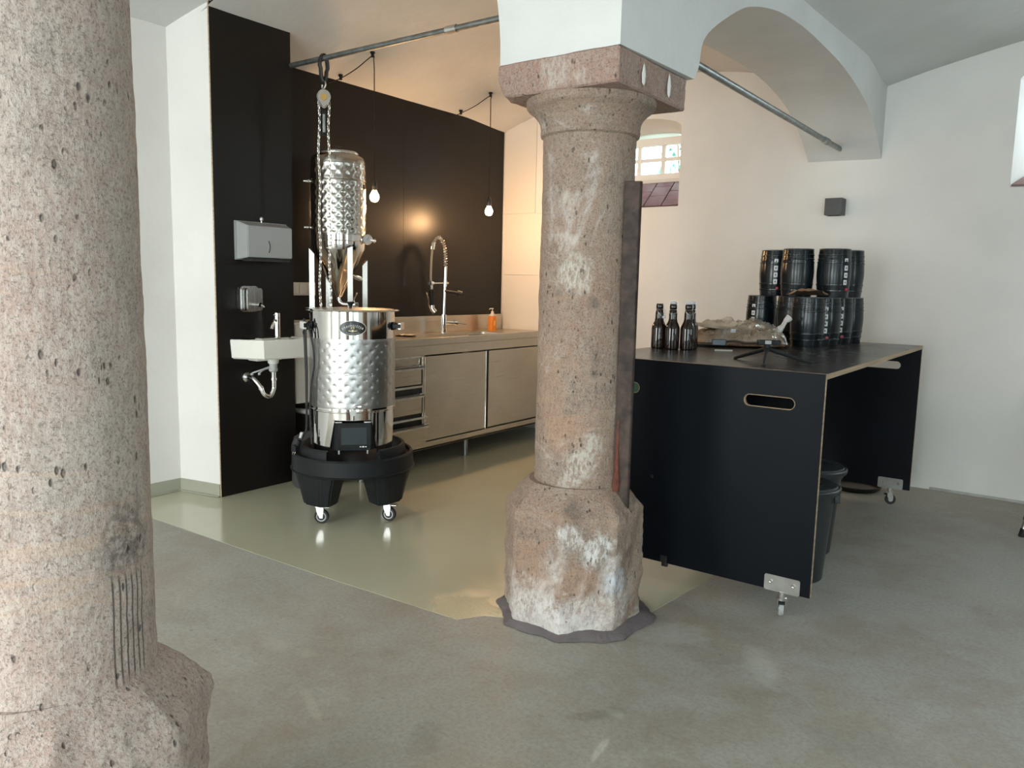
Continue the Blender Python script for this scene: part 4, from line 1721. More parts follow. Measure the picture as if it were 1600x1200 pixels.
bd = obj('badge', merge(BM(), wrap(ellipse_plate(.070, .039, 0, .0015), .2287, Z(1.050))), LABELW, k, label='oval black badge with white lettering')
b = BM()
merge(b, wrap(ellipse_plate(.0675, .0365, 0, .0021), .2287, Z(1.050)))
obj('badge_field', b, BADGE, bd)
b = BM()
word = 'BRAUMEISTER'
Ra = .085
adv = {'I': .0058, 'M': .0125, 'E': .0092, 'R': .0102, 'S': .0092, 'T': .0092, 'B': .0102, 'A': .0104, 'U': .0104}
tot = sum(adv[ch] for ch in word)
s = -tot / 2
for ch in word:
    g = text_bm(ch, .0155)
    mid_s = s + adv[ch] / 2
    an = mid_s / Ra
    g.transform(Matrix.Translation((0, .003 - Ra, .0024)) @ Matrix.Rotation(-an, 4, 'Z') @ Matrix.Translation((0, Ra + .004, 0)) @ Matrix.Diagonal((.95, 1.0, 1, 1)))
    merge(b, g)
    s += adv[ch]
wrap(b, .2287, Z(1.050))
obj('lettering', b, LABELW, bd, label='white word BRAUMEISTER')
b = BM()
for sx_ in (-1, 1):     # hop leaves and ribbon
    g = ellipse_plate(.0045, .006, 0, .0026, 12, 2)
    g.transform(Matrix.Translation((sx_ * .0055, .0015, 0)))
    merge(b, g)
    g = ellipse_plate(.010, .0035, 0, .0026, 14, 2)
    g.transform(Matrix.Translation((sx_ * .013, -.015, 0)) @ Matrix.Rotation(sx_ * .2, 4, 'Z'))
    merge(b, g)
    g = BM()
    tube(g, [(sx_ * (.016 + .005 * q), .006 - .0016 * q * q * .4, .0024) for q in range(6)], .0006, 4)
    merge(b, g)
g = ellipse_plate(.008, .007, 0, .0028, 16, 2)
g.transform(Matrix.Translation((0, -.014, 0)))
merge(b, g)
wrap(b, .2287, Z(1.050))
obj('emblem', b, GOLD, bd)
b = BM()
g = BM()
tube(g, [(-.035 + .0035 * q, -.024 - .006 * (1 - ((q - 10) / 10) ** 2), .0024) for q in range(21)], .0007, 4)
merge(b, g)
g = ellipse_plate(.005, .0045, 0, .0031, 14, 2)
g.transform(Matrix.Translation((0, -.014, 0)))
merge(b, g)
wrap(b, .2287, Z(1.050))
obj('emblem_print', b, LABELW, bd)

# power cable hung over the left handle
b = BM()
Rk = Matrix.Translation(k.location) @ Matrix.Rotation(KA, 4, 'Z')


def kw(x, y, z):
    return Rk @ Vector((x, y, z - .345))


tube(b, spline([kw(-.235, -.07, 1.03), kw(-.252, -.08, 1.085), kw(-.245, -.095, 1.06), kw(-.243, -.10, .95), kw(-.240, -.10, .80), kw(-.243, -.098, .62), kw(-.246, -.095, .50), kw(-.268, -.10, .45), kw(-.285, -.11, .41)], 8), .006, 8)
tube(b, spline([kw(-.232, -.085, 1.06), kw(-.225, -.125, 1.04), kw(-.205, -.142, .95), kw(-.200, -.145, .85), kw(-.215, -.125, .75), kw(-.225, -.118, .60), kw(-.218, -.118, .42)], 8), .005, 8)
tube(b, spline([kw(-.236, -.06, 1.06), kw(-.255, -.07, 1.02), kw(-.250, -.09, .98), kw(-.245, -.075, .75), kw(-.245, -.08, .52)], 8), .006, 8)
cb = tag(obj('power_cable', b, BLACKRUB, loc=tuple(kw(-.24, -.09, .8))), 'black power cable hanging down the left side of the kettle', 'cable')
b = BM()
p0 = kw(-.285, -.11, .41)
cyl(b, p0 + Vector((.006, 0, .03)), p0 - Vector((.01, .006, .01)), .011, 12)
box(b, -.018, .018, -.015, .015, -.02, .016, .004, 2, Matrix.Translation(p0 - Vector((.016, .012, .012))))
obj('plug', b, BLACKPL, cb, world=True)
b = BM()
for s2 in (-1, 1):
    q = p0 - Vector((.016, .012, .025))
    cyl(b, q + Vector((s2 * .008, 0, 0)), q + Vector((s2 * .008 - .008, -.008, -.024)), .0024, 8)
obj('plug_pin', b, ZINC, cb, world=True)
b = BM()
cyl(b, p0 + Vector((.011, .001, .045)), p0 + Vector((.02, .003, .075)), .008, 10)
obj('cable_tag', b, LABELW, cb, world=True)

# ------------------------------------------------------------ dolly under the kettle
d = thing('kettle_dolly', 'round black plastic dolly with castors under the kettle', 'dolly', (-3.229, 2.915, 0), KA)
b = BM()
lathe(b, [(0, .262), (.300, .262), (.318, .268), (.338, .270), (.340, .276), (.334, .280), (.330, .355), (.322, .365), (.312, .362), (.305, .345), (.290, .336), (0, .336)], 80)
obj('tray', b, BLACKPL, d)
for (a0, a1) in ((-pi / 2 + .50, pi / 2 - .35), (pi / 2 + .35, 3 * pi / 2 - .50)):
    b = BM()
    bb = BM()
    sec = [(.292, .33), (.286, .395), (.280, .405), (.268, .405), (.262, .395), (.246, .348), (.240, .335)]
    R_ = []
    nseg = 26
    for i in range(nseg + 1):
        a = a0 + (a1 - a0) * i / nseg
        R_.append([bb.verts.new((r * cos(a), r * sin(a), z)) for r, z in sec])
    for ra, rc in zip(R_, R_[1:]):
        for q in range(len(sec) - 1):
            ff = bb.faces.new((ra[q], ra[q + 1], rc[q + 1], rc[q]))
            ff.smooth = True
    bb.faces.new(R_[0])
    bb.faces.new(R_[-1][::-1])
    bmesh.ops.recalc_face_normals(bb, faces=bb.faces[:])
    merge(b, bb)
    obj('retaining_rim', b, BLACKPL, d)
for q in range(4):
    a = -pi / 2 + .75 * (1 if q in (1,) else -1) if q < 2 else pi / 2 + .75 * (1 if q == 2 else -1)
    ca, sa = cos(a), sin(a)
    mq = Matrix.Rotation(a, 4, 'Z')
    b = BM()
    bb = BM()
    lv = []
    for (z, r0_, r1_, hw) in ((.275, .175, .332, .145), (.20, .185, .325, .118), (.108, .200, .315, .095)):
        lv.append([bb.verts.new(p) for p in ((r0_, -hw * .8, z), (r1_ - .03, -hw, z), (r1_, -hw * .55, z), (r1_, hw * .55, z), (r1_ - .03, hw, z), (r0_, hw * .8, z))])
    for la, lb in zip(lv, lv[1:]):
        for i in range(6):
            j = (i + 1) % 6
            bb.faces.new((la[i], lb[i], lb[j], la[j]))
    bb.faces.new(lv[0])
    bb.faces.new(lv[-1][::-1])
    bmesh.ops.recalc_face_normals(bb, faces=bb.faces[:])
    bmesh.ops.bevel(bb, geom=[e for e in bb.edges if e.calc_face_angle(0) > .4], offset=.008, segments=2, affect='EDGES')
    merge(b, bb, mq)
    lg = obj('leg', b, BLACKPL, d)
    # castor
    cx2, cy2 = .262 * ca, .262 * sa
    wa = -KA + .65 if q != 1 else -KA + .45
    mc = Matrix.Translation((cx2, cy2, 0)) @ Matrix.Rotation(wa, 4, 'Z')
    b = BM()
    box(b, -.022, .022, -.022, .022, .100, .108, .002, 1, mc)
    bb = BM()
    slab(bb, [(-.016, .104), (.022, .104), (.026, .085), (.020, .034), (.004, .034), (-.012, .07)], [], -.018, -.0155, XZ)
    slab(bb, [(-.016, .104), (.022, .104), (.026, .085), (.020, .034), (.004, .034), (-.012, .07)], [], .0155, .018, XZ)
    box(bb, -.016, .024, -.018, .018, .096, .104)
    box(bb, -.02, .055, -.012, .012, .090, .095, .001)
    merge(b, bb, mc)
    obj('castor_fork', b, ZINC, lg)
    b = BM()
    lathe(b, [(.022, -.013), (.036, -.012), (.039, -.006), (.039, .006), (.036, .012), (.022, .013)], 28, mc @ axm((.012, 0, .042), (0, 1, 0)))
    obj('castor_tyre', b, BLACKRUB, lg)
    b = BM()
    lathe(b, [(0, -.012), (.008, -.0145), (.010, -.012), (.026, -.0135), (.027, 0), (.026, .0135), (.010, .012), (.008, .0145), (0, .012)], 24, mc @ axm((.012, 0, .042), (0, 1, 0)))
    obj('castor_hub', b, GREYPL, lg)

# ============================================================ CONICAL FERMENTER
FX, FY = -4.03, 3.52
fa = -.853
g = thing('conical_fermenter', 'tall conical stainless fermenter on the cabinet behind the kettle', 'fermenter', (FX, FY, .885), -fa)
Z = lambda z: z - .885
b = BM()
quilt(b, .176, Z(1.585), Z(1.935), 18, 12, seams=(Z(1.757),), nt=380, nz=170, depth=.003, pill=.0012, offset=.5)
obj('cooling_jacket', b, STEEL_F, g, label='quilted cooling jacket')
b = BM()
quilt(b, .1765, Z(1.935), Z(2.040), 18, 4, nt=200, nz=40, depth=.001, pill=.0025)
lathe(b, [(.1765, Z(2.040)), (.1765, Z(2.058)), (.172, Z(2.078)), (.160, Z(2.092)), (.135, Z(2.101)), (.120, Z(2.104))], 72)
obj('shoulder', b, STEEL_F, g)
b = BM()
lathe(b, [(.010, Z(1.180)), (.020, Z(1.186)), (.165, Z(1.478)), (.174, Z(1.50)), (.176, Z(1.53)), (.1765, Z(1.545)), (.179, Z(1.548)), (.1765, Z(1.551)), (.1765, Z(1.587))], 72)
obj('cone', b, MIRROR, g)
b = BM()
lathe(b, [(0, Z(2.128)), (.10, Z(2.127)), (.128, Z(2.120)), (.134, Z(2.112)), (.134, Z(2.102)), (.118, Z(2.100))][::-1], 60)
ld = obj('lid', b, STEEL_V, g)
b = BM()
cyl(b, (0, 0, Z(2.125)), (0, 0, Z(2.150)), .006, 10)
for a in (0, 2.1, 4.2):
    tube(b, [(0, 0, Z(2.148)), (.022 * cos(a), .022 * sin(a), Z(2.152))], .006, 8)
obj('clamp_knob', b, BLKMETAL, ld)
for q in range(4):
    a = -pi / 2 + .39 + q * pi / 2
    ztop = (1.487, 1.42, 1.45, 1.470)[q]
    b = BM()
    mq = Matrix.Translation((.186 * cos(a), .186 * sin(a), 0)) @ Matrix.Rotation(0, 4, 'Z')
    bb = BM()
    slab(bb, rect(-.0165, .0165, -.0165, .0165), [], Z(.887), Z(ztop), XY)
    for v in bb.verts:       # mitred tops leaning to the cone
        if v.co.z > Z(1.3):
            inn = -(v.co.x * cos(a) + v.co.y * sin(a))
            v.co.z += -inn * 1.2
    merge(b, bb, mq)
    obj('leg', b, STEEL_F, g)
# ports, thermometer, valves
for zz in (1.925, 1.631):
    b = BM()
    a = pi + .12
    p0 = Vector((.172 * cos(a), .172 * sin(a), Z(zz)))
    dd = Vector((cos(a), sin(a), 0))
    cyl(b, p0, p0 + dd * .035, .009, 12)
    cyl(b, p0 + dd * .012, p0 + dd * .02, .013, 6)
    cyl(b, p0 + dd * .035, p0 + dd * .05, .0065, 12)
    obj('port', b, CHROME, g)
b = BM()
a = -.42
p0 = Vector((.172 * cos(a), .172 * sin(a), Z(1.562)))
dd = Vector((cos(a), sin(a), 0))
cyl(b, p0, p0 + dd * .03, .008, 12)
tface = Vector((.15, -1, .0)).normalized()
pc = p0 + dd * .028
lathe(b, [(0, -.012), (.030, -.012), (.034, -.006), (.034, .008), (.031, .012), (.031, .009), (0, .009)], 32, axm(pc, tface))
cyl(b, pc + Vector((.02, 0, -.002)), pc + Vector((.056, .002, -.008)), .011, 14)
cyl(b, pc + Vector((.045, 0, -.006)), pc + Vector((.050, .0, -.007)), .017, 14)
th_ = obj('thermometer', b, CHROME, g)
b = BM()
lathe(b, [(0, 0), (.0295, 0), (.0295, .0008), (0, .0008)], 32, axm(pc + tface * .0092, tface))
obj('dial', b, pmat('dial_white', (.38, .38, .37), .5), th_)
b = BM()
md = axm(pc + tface * .0102, tface)
for q in range(11):
    aa = -2.3 + 4.6 * q / 10 + pi / 2
    lathe(b, [(0, 0), (.0016, 0), (0, .0004)], 6, md @ Matrix.Translation((.023 * cos(aa), .023 * sin(aa), 0)))
tube(b, [md @ Vector((-.005, -.008, .0005)), md @ Vector((.009, .016, .0005))], .0011, 5)
obj('pointer', b, BLKMETAL, th_)
b = BM()
a = -.55
p0 = Vector((.082 * cos(a), .082 * sin(a), Z(1.330)))
dd = Vector((.93, -.1, -.32)).normalized()
cyl(b, p0, p0 + dd * .045, .012, 14)
cyl(b, p0 + dd * .040, p0 + dd * .075, .016, 14)
cyl(b, p0 + dd * .075, p0 + dd * .085, .011, 14)
obj('sample_valve', b, CHROME, g)
b = BM()
tube(b, spline([(0, 0, Z(1.19)), (.0, 0, Z(1.165)), (.012, -.005, Z(1.145)), (.035, -.01, Z(1.137)), (.10, -.02, Z(1.135))], 6), .0125, 12)
cyl(b, (.075, -.015, Z(1.135)), (.125, -.025, Z(1.135)), .018, 14)
tube(b, [(.095, -.02, Z(1.15)), (.10, -.03, Z(1.175)), (.118, -.045, Z(1.215))], .005, 8)
obj('dump_valve', b, CHROME, g)
b = BM()
wb = BM()
slab(wb, rrect(-.02, .02, -.014, .014, .004), [], .0, .001, XY)
wrap(wb, .180, Z(1.90))
wb.transform(Matrix.Rotation(1.25, 4, 'Z'))
merge(b, wb)
obj('sticker', b, BADGE, g, label='small dark sticker at the right side')

# ============================================================ BLACK TABLE
TX0, TX1, TY0, TY1, TZ0, TZ1 = -1.815, -.769, 3.04, 5.16, .104, .985
TT = .021
T = thing('work_table', 'large black plywood table on castors with oval handle holes', 'table', ((TX0 + TX1) / 2, (TY0 + TY1) / 2, 0))
b = BM()
slab(b, rect(TX0, TX1, TY0 + TT, TY1 - TT), [], TZ1 - TT, TZ1, XY, edge_mat=1)
obj('tabletop', b, [TABLETOP, PLY], T, world=True)


def slot(a, c_, z0, z1):
    return stadium(a, c_, z0, z1, 10)


holes = [slot(-1.076, -.876, .836, .882), slot(-1.742, -1.542, .836, .882)]
b = BM()
slab(b, rect(TX0, TX1, TZ0, TZ1), holes, TY0, TY0 + TT, XZ, edge_mat=1)
fp = obj('end_panel', b, [TABLEBLACK, PLY], T, world=True, label='near end panel with two handle holes')
# thin veneer of pale edge seen around each hole on the face
for hh in holes:
    b = BM()
    cx3 = sum(p[0] for p in hh) / len(hh)
    cz3 = sum(p[1] for p in hh) / len(hh)
    L0 = [(p[0], TY0 + .0001, p[1]) for p in hh]
    tube(b, L0, .0014, 5, True)
    obj('hole_edge', b, PLY, fp, world=True)
b = BM()
slab(b, rect(TX0, TX1, TZ0, TZ1), holes, TY1 - TT, TY1, XZ, edge_mat=1)
bp2 = obj('end_panel', b, [TABLEBLACK, PLY], T, world=True, label='far end panel next to the wall')
b = BM()
slab(b, rect(TY0 + TT, TY1 - TT, TZ0 + .35, TZ1 - TT), [], TX0 + .02, TX0 + .02 + TT, YZ, edge_mat=1)
obj('side_panel', b, [TABLEBLACK, PLY], T, world=True)
b = BM()
box(b, -1.76, -1.53, TY0 + TT + .002, TY0 + TT + .02, .82, .90, .003)
obj('green_insert', b, GREEN, T, world=True, label='green insert behind the left handle hole')
for (x, z) in ((-1.462, .478),):
    b = BM()
    lathe(b, [(0, 0), (.008, 0), (.007, .002), (.004, .002), (.004, .001), (0, .001)], 16, axm((x, TY0 + .0005, z), (0, -1, 0)))
    obj('screw', b, BLKMETAL, T, world=True)
# dark clip shape at the lower left, built to show a leg reflection
b = BM()
box(b, -1.405, -1.375, TY0 - .003, TY0 + .001, .105, .135, .001)
box(b, -1.398, -1.372, TY0 - .004, TY0 + .012, .088, .106, .002)
obj('reflection_clip', b, BLKMETAL, T, world=True)


def table_castor(cx4, yface, sgn, xoff):
    """plate on the panel face that looks along -y"""
    b = BM()
    slab(b, rrect(cx4 - .070, cx4 + .070, .101, .166, .008), [], yface - .003, yface, XZ)
    pl = obj('castor_plate', b, ZINC, T, world=True)
    for dx in (-.045, .045):
        b = BM()
        lathe(b, [(.009, 0), (.008, .004), (.004, .004), (.004, .002), (0, .002)], 12, axm((cx4 + dx, yface - .003, .138), (0, -1, 0)))
        obj('bolt', b, CHROME, pl, world=True)
    b = BM()
    cyl(b, (cx4, yface + .008, .104), (cx4, yface + .008, .082), .016, 16)
    lathe(b, [(.012, .068), (.021, .070), (.021, .080), (.012, .084)], 18, Matrix.Translation((cx4, yface + .008, 0)))
    mc = Matrix.Translation((cx4, yface + .008, 0)) @ Matrix.Rotation(xoff, 4, 'Z')
    for s3 in (-1, 1):
        bb = BM()
        slab(bb, [(-.016, .072), (.014, .072), (.020, .045), (.012, .022), (.0, .022), (-.014, .05)], [], s3 * .0135, s3 * .016, XZ)
        merge(b, bb, mc)
    obj('castor_fork', b, ZINC, pl, world=True)
    b = BM()
    lathe(b, [(.013, -.010), (.028, -.010), (.031, -.006), (.031, .006), (.028, .010), (.013, .010)], 24, mc @ axm((.006, 0, .032), (0, 1, 0)))
    obj('castor_tyre', b, GPLAST if sgn > 0 else BLACKRUB, pl, world=True)
    b = BM()
    lathe(b, [(0, -.012), (.014, -.011), (.014, .011), (0, .012)], 16, mc @ axm((.006, 0, .032), (0, 1, 0)))
    obj('castor_hub', b, ZINC, pl, world=True)
    b = BM()
    box(b, -.03, -.012, -.012, .012, .058, .068, .003, 2, mc)
    obj('brake_pedal', b, BLACKPL, pl, world=True)


table_castor(-.878, TY0, 1, 1.95)
table_castor(-.878, TY1 - TT, -1, .45)
table_castor(-1.72, TY0, 1, 1.2)
table_castor(-1.72, TY1 - TT, -1, .6)

# ============================================================ UNDER THE TABLE
def bin_(label, x, y, rz):
    t = thing('waste_bin', label, 'bin', (x, y, 0), rz, 'black lidded bins under the table')
    b = BM()
    lathe(b, [(0, 0), (.124, 0), (.130, .006), (.158, .385), (.160, .395), (.170, .398), (.171, .406), (.160, .408), (.150, .40), (.122, .02), (0, .018)], 44)
    obj('bucket', b, BINM, t)
    b = BM()
    lathe(b, [(.178, .405), (.183, .411), (.184, .425), (.178, .430), (.170, .430), (.166, .438), (.12, .445), (.08, .445), (0, .446)], 44)
    l = obj('lid', b, BINM, t)
    b = BM()
    tube(b, spline([(.10, -.06, .444), (.05, .0, .452), (-.02, .03, .453), (-.09, .03, .446)], 6), .005, 6)
    tube(b, spline([(.11, .05, .444), (.04, .075, .452), (-.04, .09, .450), (-.1, .07, .445)], 6), .004, 6)
    obj('lid_grip', b, BINM, l)
    b = BM()
    box(b, .155, .180, -.03, .03, .36, .402, .004)
    obj('side_handle', b, BINM, t)
    return t


bin_('black lidded plastic bin under the table, the nearer one by the end panel', -.985, 3.55, .3)
bin_('black lidded plastic bin under the table, the farther one', -1.055, 3.955, .8)
b = BM()
lathe(b, [(0, 0), (.145, 0), (.160, .012), (.166, .032), (.158, .034), (.150, .016), (0, .012)], 40)
t = tag(obj('round_tray', b, pmat('gloss_black_tray', (.012, .012, .012), .2), loc=(0, 0, 0)), 'shallow round black tray on the floor behind the far castor', 'tray')
t.location = (-1.14, 5.42, 0)

# ============================================================ KEGS
def make_keg(label, x, y, z, rz):
    t = thing('beer_keg', label, 'keg', (x, y, z), rz, 'black mini kegs stacked on the table')
    b = BM()
    prof = [(0, .006), (.076, .006), (.080, 0), (.0835, .002), (.0845, .012), (.0865, .032), (.0890, .034), (.0890, .041), (.0870, .043), (.0895, .066), (.0915, .068), (.0915, .076), (.0895, .078),
            (.0922, .115), (.0928, .138), (.0920, .160), (.0902, .190), (.0920, .192), (.0920, .200), (.0885, .202), (.0885, .208), (.0905, .210), (.0900, .217), (.0880, .219), (.0872, .232), (.0888, .234), (.0885, .241), (.0865, .243),
            (.0850, .262), (.0845, .268), (.0810, .270), (.076, .264), (0, .262)]
    lathe(b, prof, 48)
    obj('body', b, KEGM, t)
    b = BM()
    lathe(b, [(.0805, .2685), (.0848, .2685), (.0855, .2715), (.0835, .2735), (.0805, .2725)], 48)
    obj('top_ring', b, pmat('grey_rim', (.16, .17, .17), .3, .6), t)
    for q in range(4):
        zz = .205 - q * .040
        r = .0945 - abs(zz - .138) * .05
        b = BM()
        gg = BM()
        slab(gg, rrect(-.011, .011, -.0140, .0140, .002), [], 0, .0008, XY)
        wrap(gg, r - .0005, zz)
        merge(b, gg)
        lbp = obj('level_label', b, LABELW, t)
        b = BM()
        gg = BM()
        slab(gg, rect(-.0032, .0032, -.005, .005), [], .0008, .0013, XY)
        wrap(gg, r - .0005, zz)
        merge(b, gg)
        obj('level_mark', b, BLKMETAL, lbp)
    b = BM()
    lathe(b, [(0, 0), (.0085, 0), (.0085, .008), (.004, .009), (0, .009)], 14, axm((.014, -.083, .046), (0, -1, 0)))
    obj('tap_plug', b, RED, t)
    return t


# label strip faces local -y; rz turns it in the world
def camrz(x, y, off):
    a = atan2(x, y)
    return -a + off


KZ = .985
k1 = make_keg('nearest black keg of the bottom layer, its label strip turned away', -1.262, 4.505, KZ, camrz(-1.262, 4.505, 2.6))


def kcopy(label, x, y, z, off):
    o = copy_tree(k1)
    o.location = (x, y, z)
    o.rotation_euler = (0, 0, camrz(x, y, off))
    o['label'] = label
    return o


kcopy('second black keg of the bottom layer, just right of the nearest one', -1.222, 4.688, KZ, .12)
kcopy('black bottom keg with labels and red tap plug, third from the nearest one', -1.200, 4.872, KZ, .30)
kcopy('rightmost black keg of the bottom layer, at the far table end', -1.182, 5.056, KZ, 2.2)
kcopy('black keg of the bottom layer behind the bag end, left of the nearest keg', -1.415, 4.735, KZ, 2.4)
kcopy('leftmost black keg of the bottom layer, standing behind the grain bag', -1.650, 4.880, KZ, -.55)
KZ2 = KZ + .2735
kcopy('left front black keg of the top layer, label side hidden', -1.383, 4.665, KZ2, 2.9)
kcopy('right front black keg of the top layer with a white label strip', -1.190, 4.705, KZ2, .75)
kcopy('leftmost black keg of the top layer, half hidden, with a white label strip', -1.560, 4.820, KZ2, .02)
kcopy('rightmost black keg of the top layer, half hidden behind its neighbour', -1.165, 4.905, KZ2, 2.7)
# crumpled brown paper on the nearest keg
b = BM()
heights(b, -.115, .105, -.06, .06, 22, 14, lambda x, y: .014 + .016 * fbm((x, y, 4), 18) + .026 * max(0, 1 - (x / .11) ** 2) - .004 * abs(y) / .06)
heights(b, -.115, .105, -.06, .06, 22, 14, lambda x, y: .0)
bmesh.ops.holes_fill(b, edges=[e for e in b.edges if e.is_boundary])
for v in b.verts:
    k_ = 1 - .35 * abs(v.co.x / .11) ** 2 + .12 * fbm(v.co, 20)
    v.co.y *= k_
o = tag(obj('brown_paper', b, CARD, loc=(0, 0, 0)), 'crumpled sheet of brown paper lying on the nearest keg', 'paper')
o.location = (-1.262, 4.500, KZ2 + .001)
o.rotation_euler = (0, 0, .50)

# ============================================================ GRAIN BAG
bag = thing('grain_bag', 'clear plastic bag of crushed malt lying on the black table', 'bag', (-1.545, 4.19, .986), .52)


def pillow(dst, hx_, hy_, hz, seed, crum, nx=90, ny=60, skew=0.):
    bb = BM()
    top, bot = {}, {}
    for j in range(ny + 1):
        for i in range(nx + 1):
            u, v = 2 * i / nx - 1, 2 * j / ny - 1
            e = (1 - abs(u) ** 3.2) * (1 - abs(v) ** 3.2)
            e = max(0, e) ** .55
            x = u * hx_ * (1 - .06 * v * v) + .010 * fbm((u * 2, v * 2, seed), 1.2)
            y = v * hy_ * (1 - .10 * u * u) + .010 * fbm((u * 2, v * 2, seed + 5), 1.2)
            n1 = fbm((x, y, seed), 12, 5)
            rid = abs(fbm((x * 1.2, y * 2.6, seed + 2), 9, 3))
            zt = hz * e * (1 + .15 * sin(2.3 * u + skew)) + crum * e * (n1 - 1.6 * rid)
            zt = max(zt, .004 + .02 * (1 - e))
            top[i, j] = bb.verts.new((x, y, zt))
            bot[i, j] = bb.verts.new((x, y, .001 + .012 * (1 - e))) if 0 < i < nx and 0 < j < ny else top[i, j]
    for j in range(ny):
        for i in range(nx):
            f1 = bb.faces.new((top[i, j], top[i + 1, j], top[i + 1, j + 1], top[i, j + 1]))
            f1.smooth = True
            q = [bot[i, j], bot[i, j + 1], bot[i + 1, j + 1], bot[i + 1, j]]
            if len(set(q)) >= 3:
                try:
                    f2 = bb.faces.new(q)
                    f2.smooth = True
                except ValueError:
                    pass
    merge(dst, bb)


b = BM()
pillow(b, .245, .165, .112, 2, .022)
obj('grain_fill', b, GRAIN, bag, stuff=True)
b = BM()
pillow(b, .262, .182, .126, 2, .034, 120, 80)
obj('bag_film', b, glass_mat('hazy_film', (.84, .79, .70), .30, .22), bag)
b = BM()
pl = BM()
pillow(pl, .20, .13, .055, 11, .03, 80, 50, 1.0)
merge(b, pl, Matrix.Translation((-.02, .03, .080)) @ Matrix.Rotation(.06, 4, 'Y'))
FILM2 = pmat('folded_film', (.47, .38, .29), .2, coat=.6, bump=1.0, bscale=26, var=.2, vscale=9)
obj('folded_flap', b, FILM2, bag)
b = BM()
tube(b, spline([(.19, -.06, .07), (.225, -.04, .105), (.250, -.02, .140), (.272, -.01, .160)], 6), [.030, .028, .025, .022, .019, .017, .015, .014, .013, .012, .012, .012, .013, .013, .014, .015, .017, .018, .019], 9)
b.transform(Matrix.Diagonal((1, 1, 1, 1)))
for v in b.verts:
    v.co += Vector((0, 0, 1)) * .006 * fbm(v.co, 60)
obj('twisted_end', b, pmat('white_film', (.55, .53, .50), .3, coat=.4), bag)
b = BM()
box(b, -.012, .014, -.004, .004, -.010, .010, .002, 1, Matrix.Translation((-.05, -.173, .088)) @ Matrix.Rotation(.5, 4, 'X'))
obj('sticker', b, LABELW, bag)


# ============================================================ BOTTLES
def make_bottle(label, x, y, z, rz, hanging):
    t = thing('swing_top_bottle', label, 'bottle', (x, y, z), rz, 'brown swing-top bottles on the table')
    b = BM()
    lathe(b, [(0, .003), (.031, 0), (.0360, .004), (.0368, .012), (.0368, .102), (.0352, .114), (.030, .126), (.0235, .140), (.0205, .155), (.0205, .178), (.0180, .194), (.0165, .202), (.0180, .205), (.0185, .213), (.0175, .222), (.0160, .228), (0, .228)], 32)
    obj('glass', b, AMBER, t)
    return t


def stopper_closed(t):
    b = BM()
    lathe(b, [(.0158, .228), (.0172, .230), (.0172, .238), (.012, .241), (0, .241)], 18)
    obj('stopper', b, LABELW, t)
    b = BM()
    tube(b, spline([(-.0200, 0, .200), (-.0235, 0, .212), (-.0185, 0, .238), (0, 0, .244), (.0185, 0, .238), (.0235, 0, .212), (.0200, 0, .200)], 5), .0011, 5)
    tube(b, [(.0195 * cos(a), .0195 * sin(a), .200) for a in [2 * pi * i / 18 for i in range(18)]], .0011, 5, True)
    tube(b, spline([(-.0200, 0, .200), (-.019, -.012, .188), (-.006, -.020, .176), (.006, -.020, .176), (.019, -.012, .188), (.0200, 0, .200)], 5), .0011, 5)
    obj('wire_bail', b, ZINC, t)
    return t


t = make_bottle('brown swing-top bottle with its stopper hanging open, leftmost on the table', -1.757, 3.653, .985, .6, True)
b = BM()
tube(b, [(.0195 * cos(a), .0195 * sin(a), .200) for a in [2 * pi * i / 18 for i in range(18)]], .0011, 5, True)
tube(b, spline([(-.0200, 0, .200), (-.010, -.02, .186), (.005, -.024, .165), (.026, -.01, .162), (.030, 0, .185), (.0200, 0, .200)], 5), .0012, 5)
obj('wire_bail', b, ZINC, t)
b = BM()
lathe(b, [(0, -.006), (.0085, -.005), (.010, 0), (.0085, .006), (0, .008)], 14, Matrix.Translation((.021, -.018, .160)))
obj('stopper', b, LABELW, t)
t2 = stopper_closed(make_bottle('closed brown swing-top bottle in the middle of the front row', -1.682, 3.652, .985, .4, False))
for (x, y, rz, lb) in ((-1.614, 3.686, .9, 'closed brown swing-top bottle at the right of the front row, beside the grain bag'),
                       (-1.630, 3.762, .3, 'closed brown swing-top bottle standing behind the others')):
    o = copy_tree(t2)
    o.location = (x, y, .985)
    o.rotation_euler = (0, 0, rz)
    o['label'] = lb

# ============================================================ TRIPOD + small things on the table
t = thing('mini_tripod', 'black mini tripod with a phone holder arm on the table front', 'tripod', (-1.09, 3.33, .985))
ap = Vector((-1.09, 3.325, 1.046))
for (x, y) in ((-1.252, 3.385), (-1.049, 3.173), (-.930, 3.415)):
    b = BM()
    e = Vector((x, y, .989))
    tube(b, [ap, ap.lerp(e, .3), e], [.0095, .009, .0065], 10)
    lg = obj('leg', b, BLACKPL, t, world=True)
    b = BM()
    cyl(b, e + (ap - e).normalized() * .01, e - Vector((0, 0, .0035)), .0065, 10)
    obj('rubber_foot', b, BLACKRUB, lg, world=True)
b = BM()
cyl(b, (-1.09, 3.325, 1.034), (-1.09, 3.325, 1.062), .014, 16)
obj('hub', b, BLACKPL, t, world=True)
b = BM()
mt2 = Matrix.Translation((-1.085, 3.328, 1.072)) @ Matrix.Rotation(.57, 4, 'Z')
box(b, -.048, .048, -.016, .016, -.011, .011, .003, 2, mt2)
obj('clamp', b, BLACKPL, t, world=True)
b = BM()
box(b, -.020, .006, -.0172, -.016, -.006, .009, .001, 1, mt2)
obj('clamp_label', b, GPLAST, t, world=True)
b = BM()
tube(b, spline([(-1.125, 3.300, 1.069), (-1.165, 3.285, 1.066), (-1.205, 3.262, 1.072), (-1.245, 3.250, 1.070)], 6), .0055, 8)
obj('arm', b, pmat('brown_black_arm', (.03, .017, .012), .4), t, world=True)
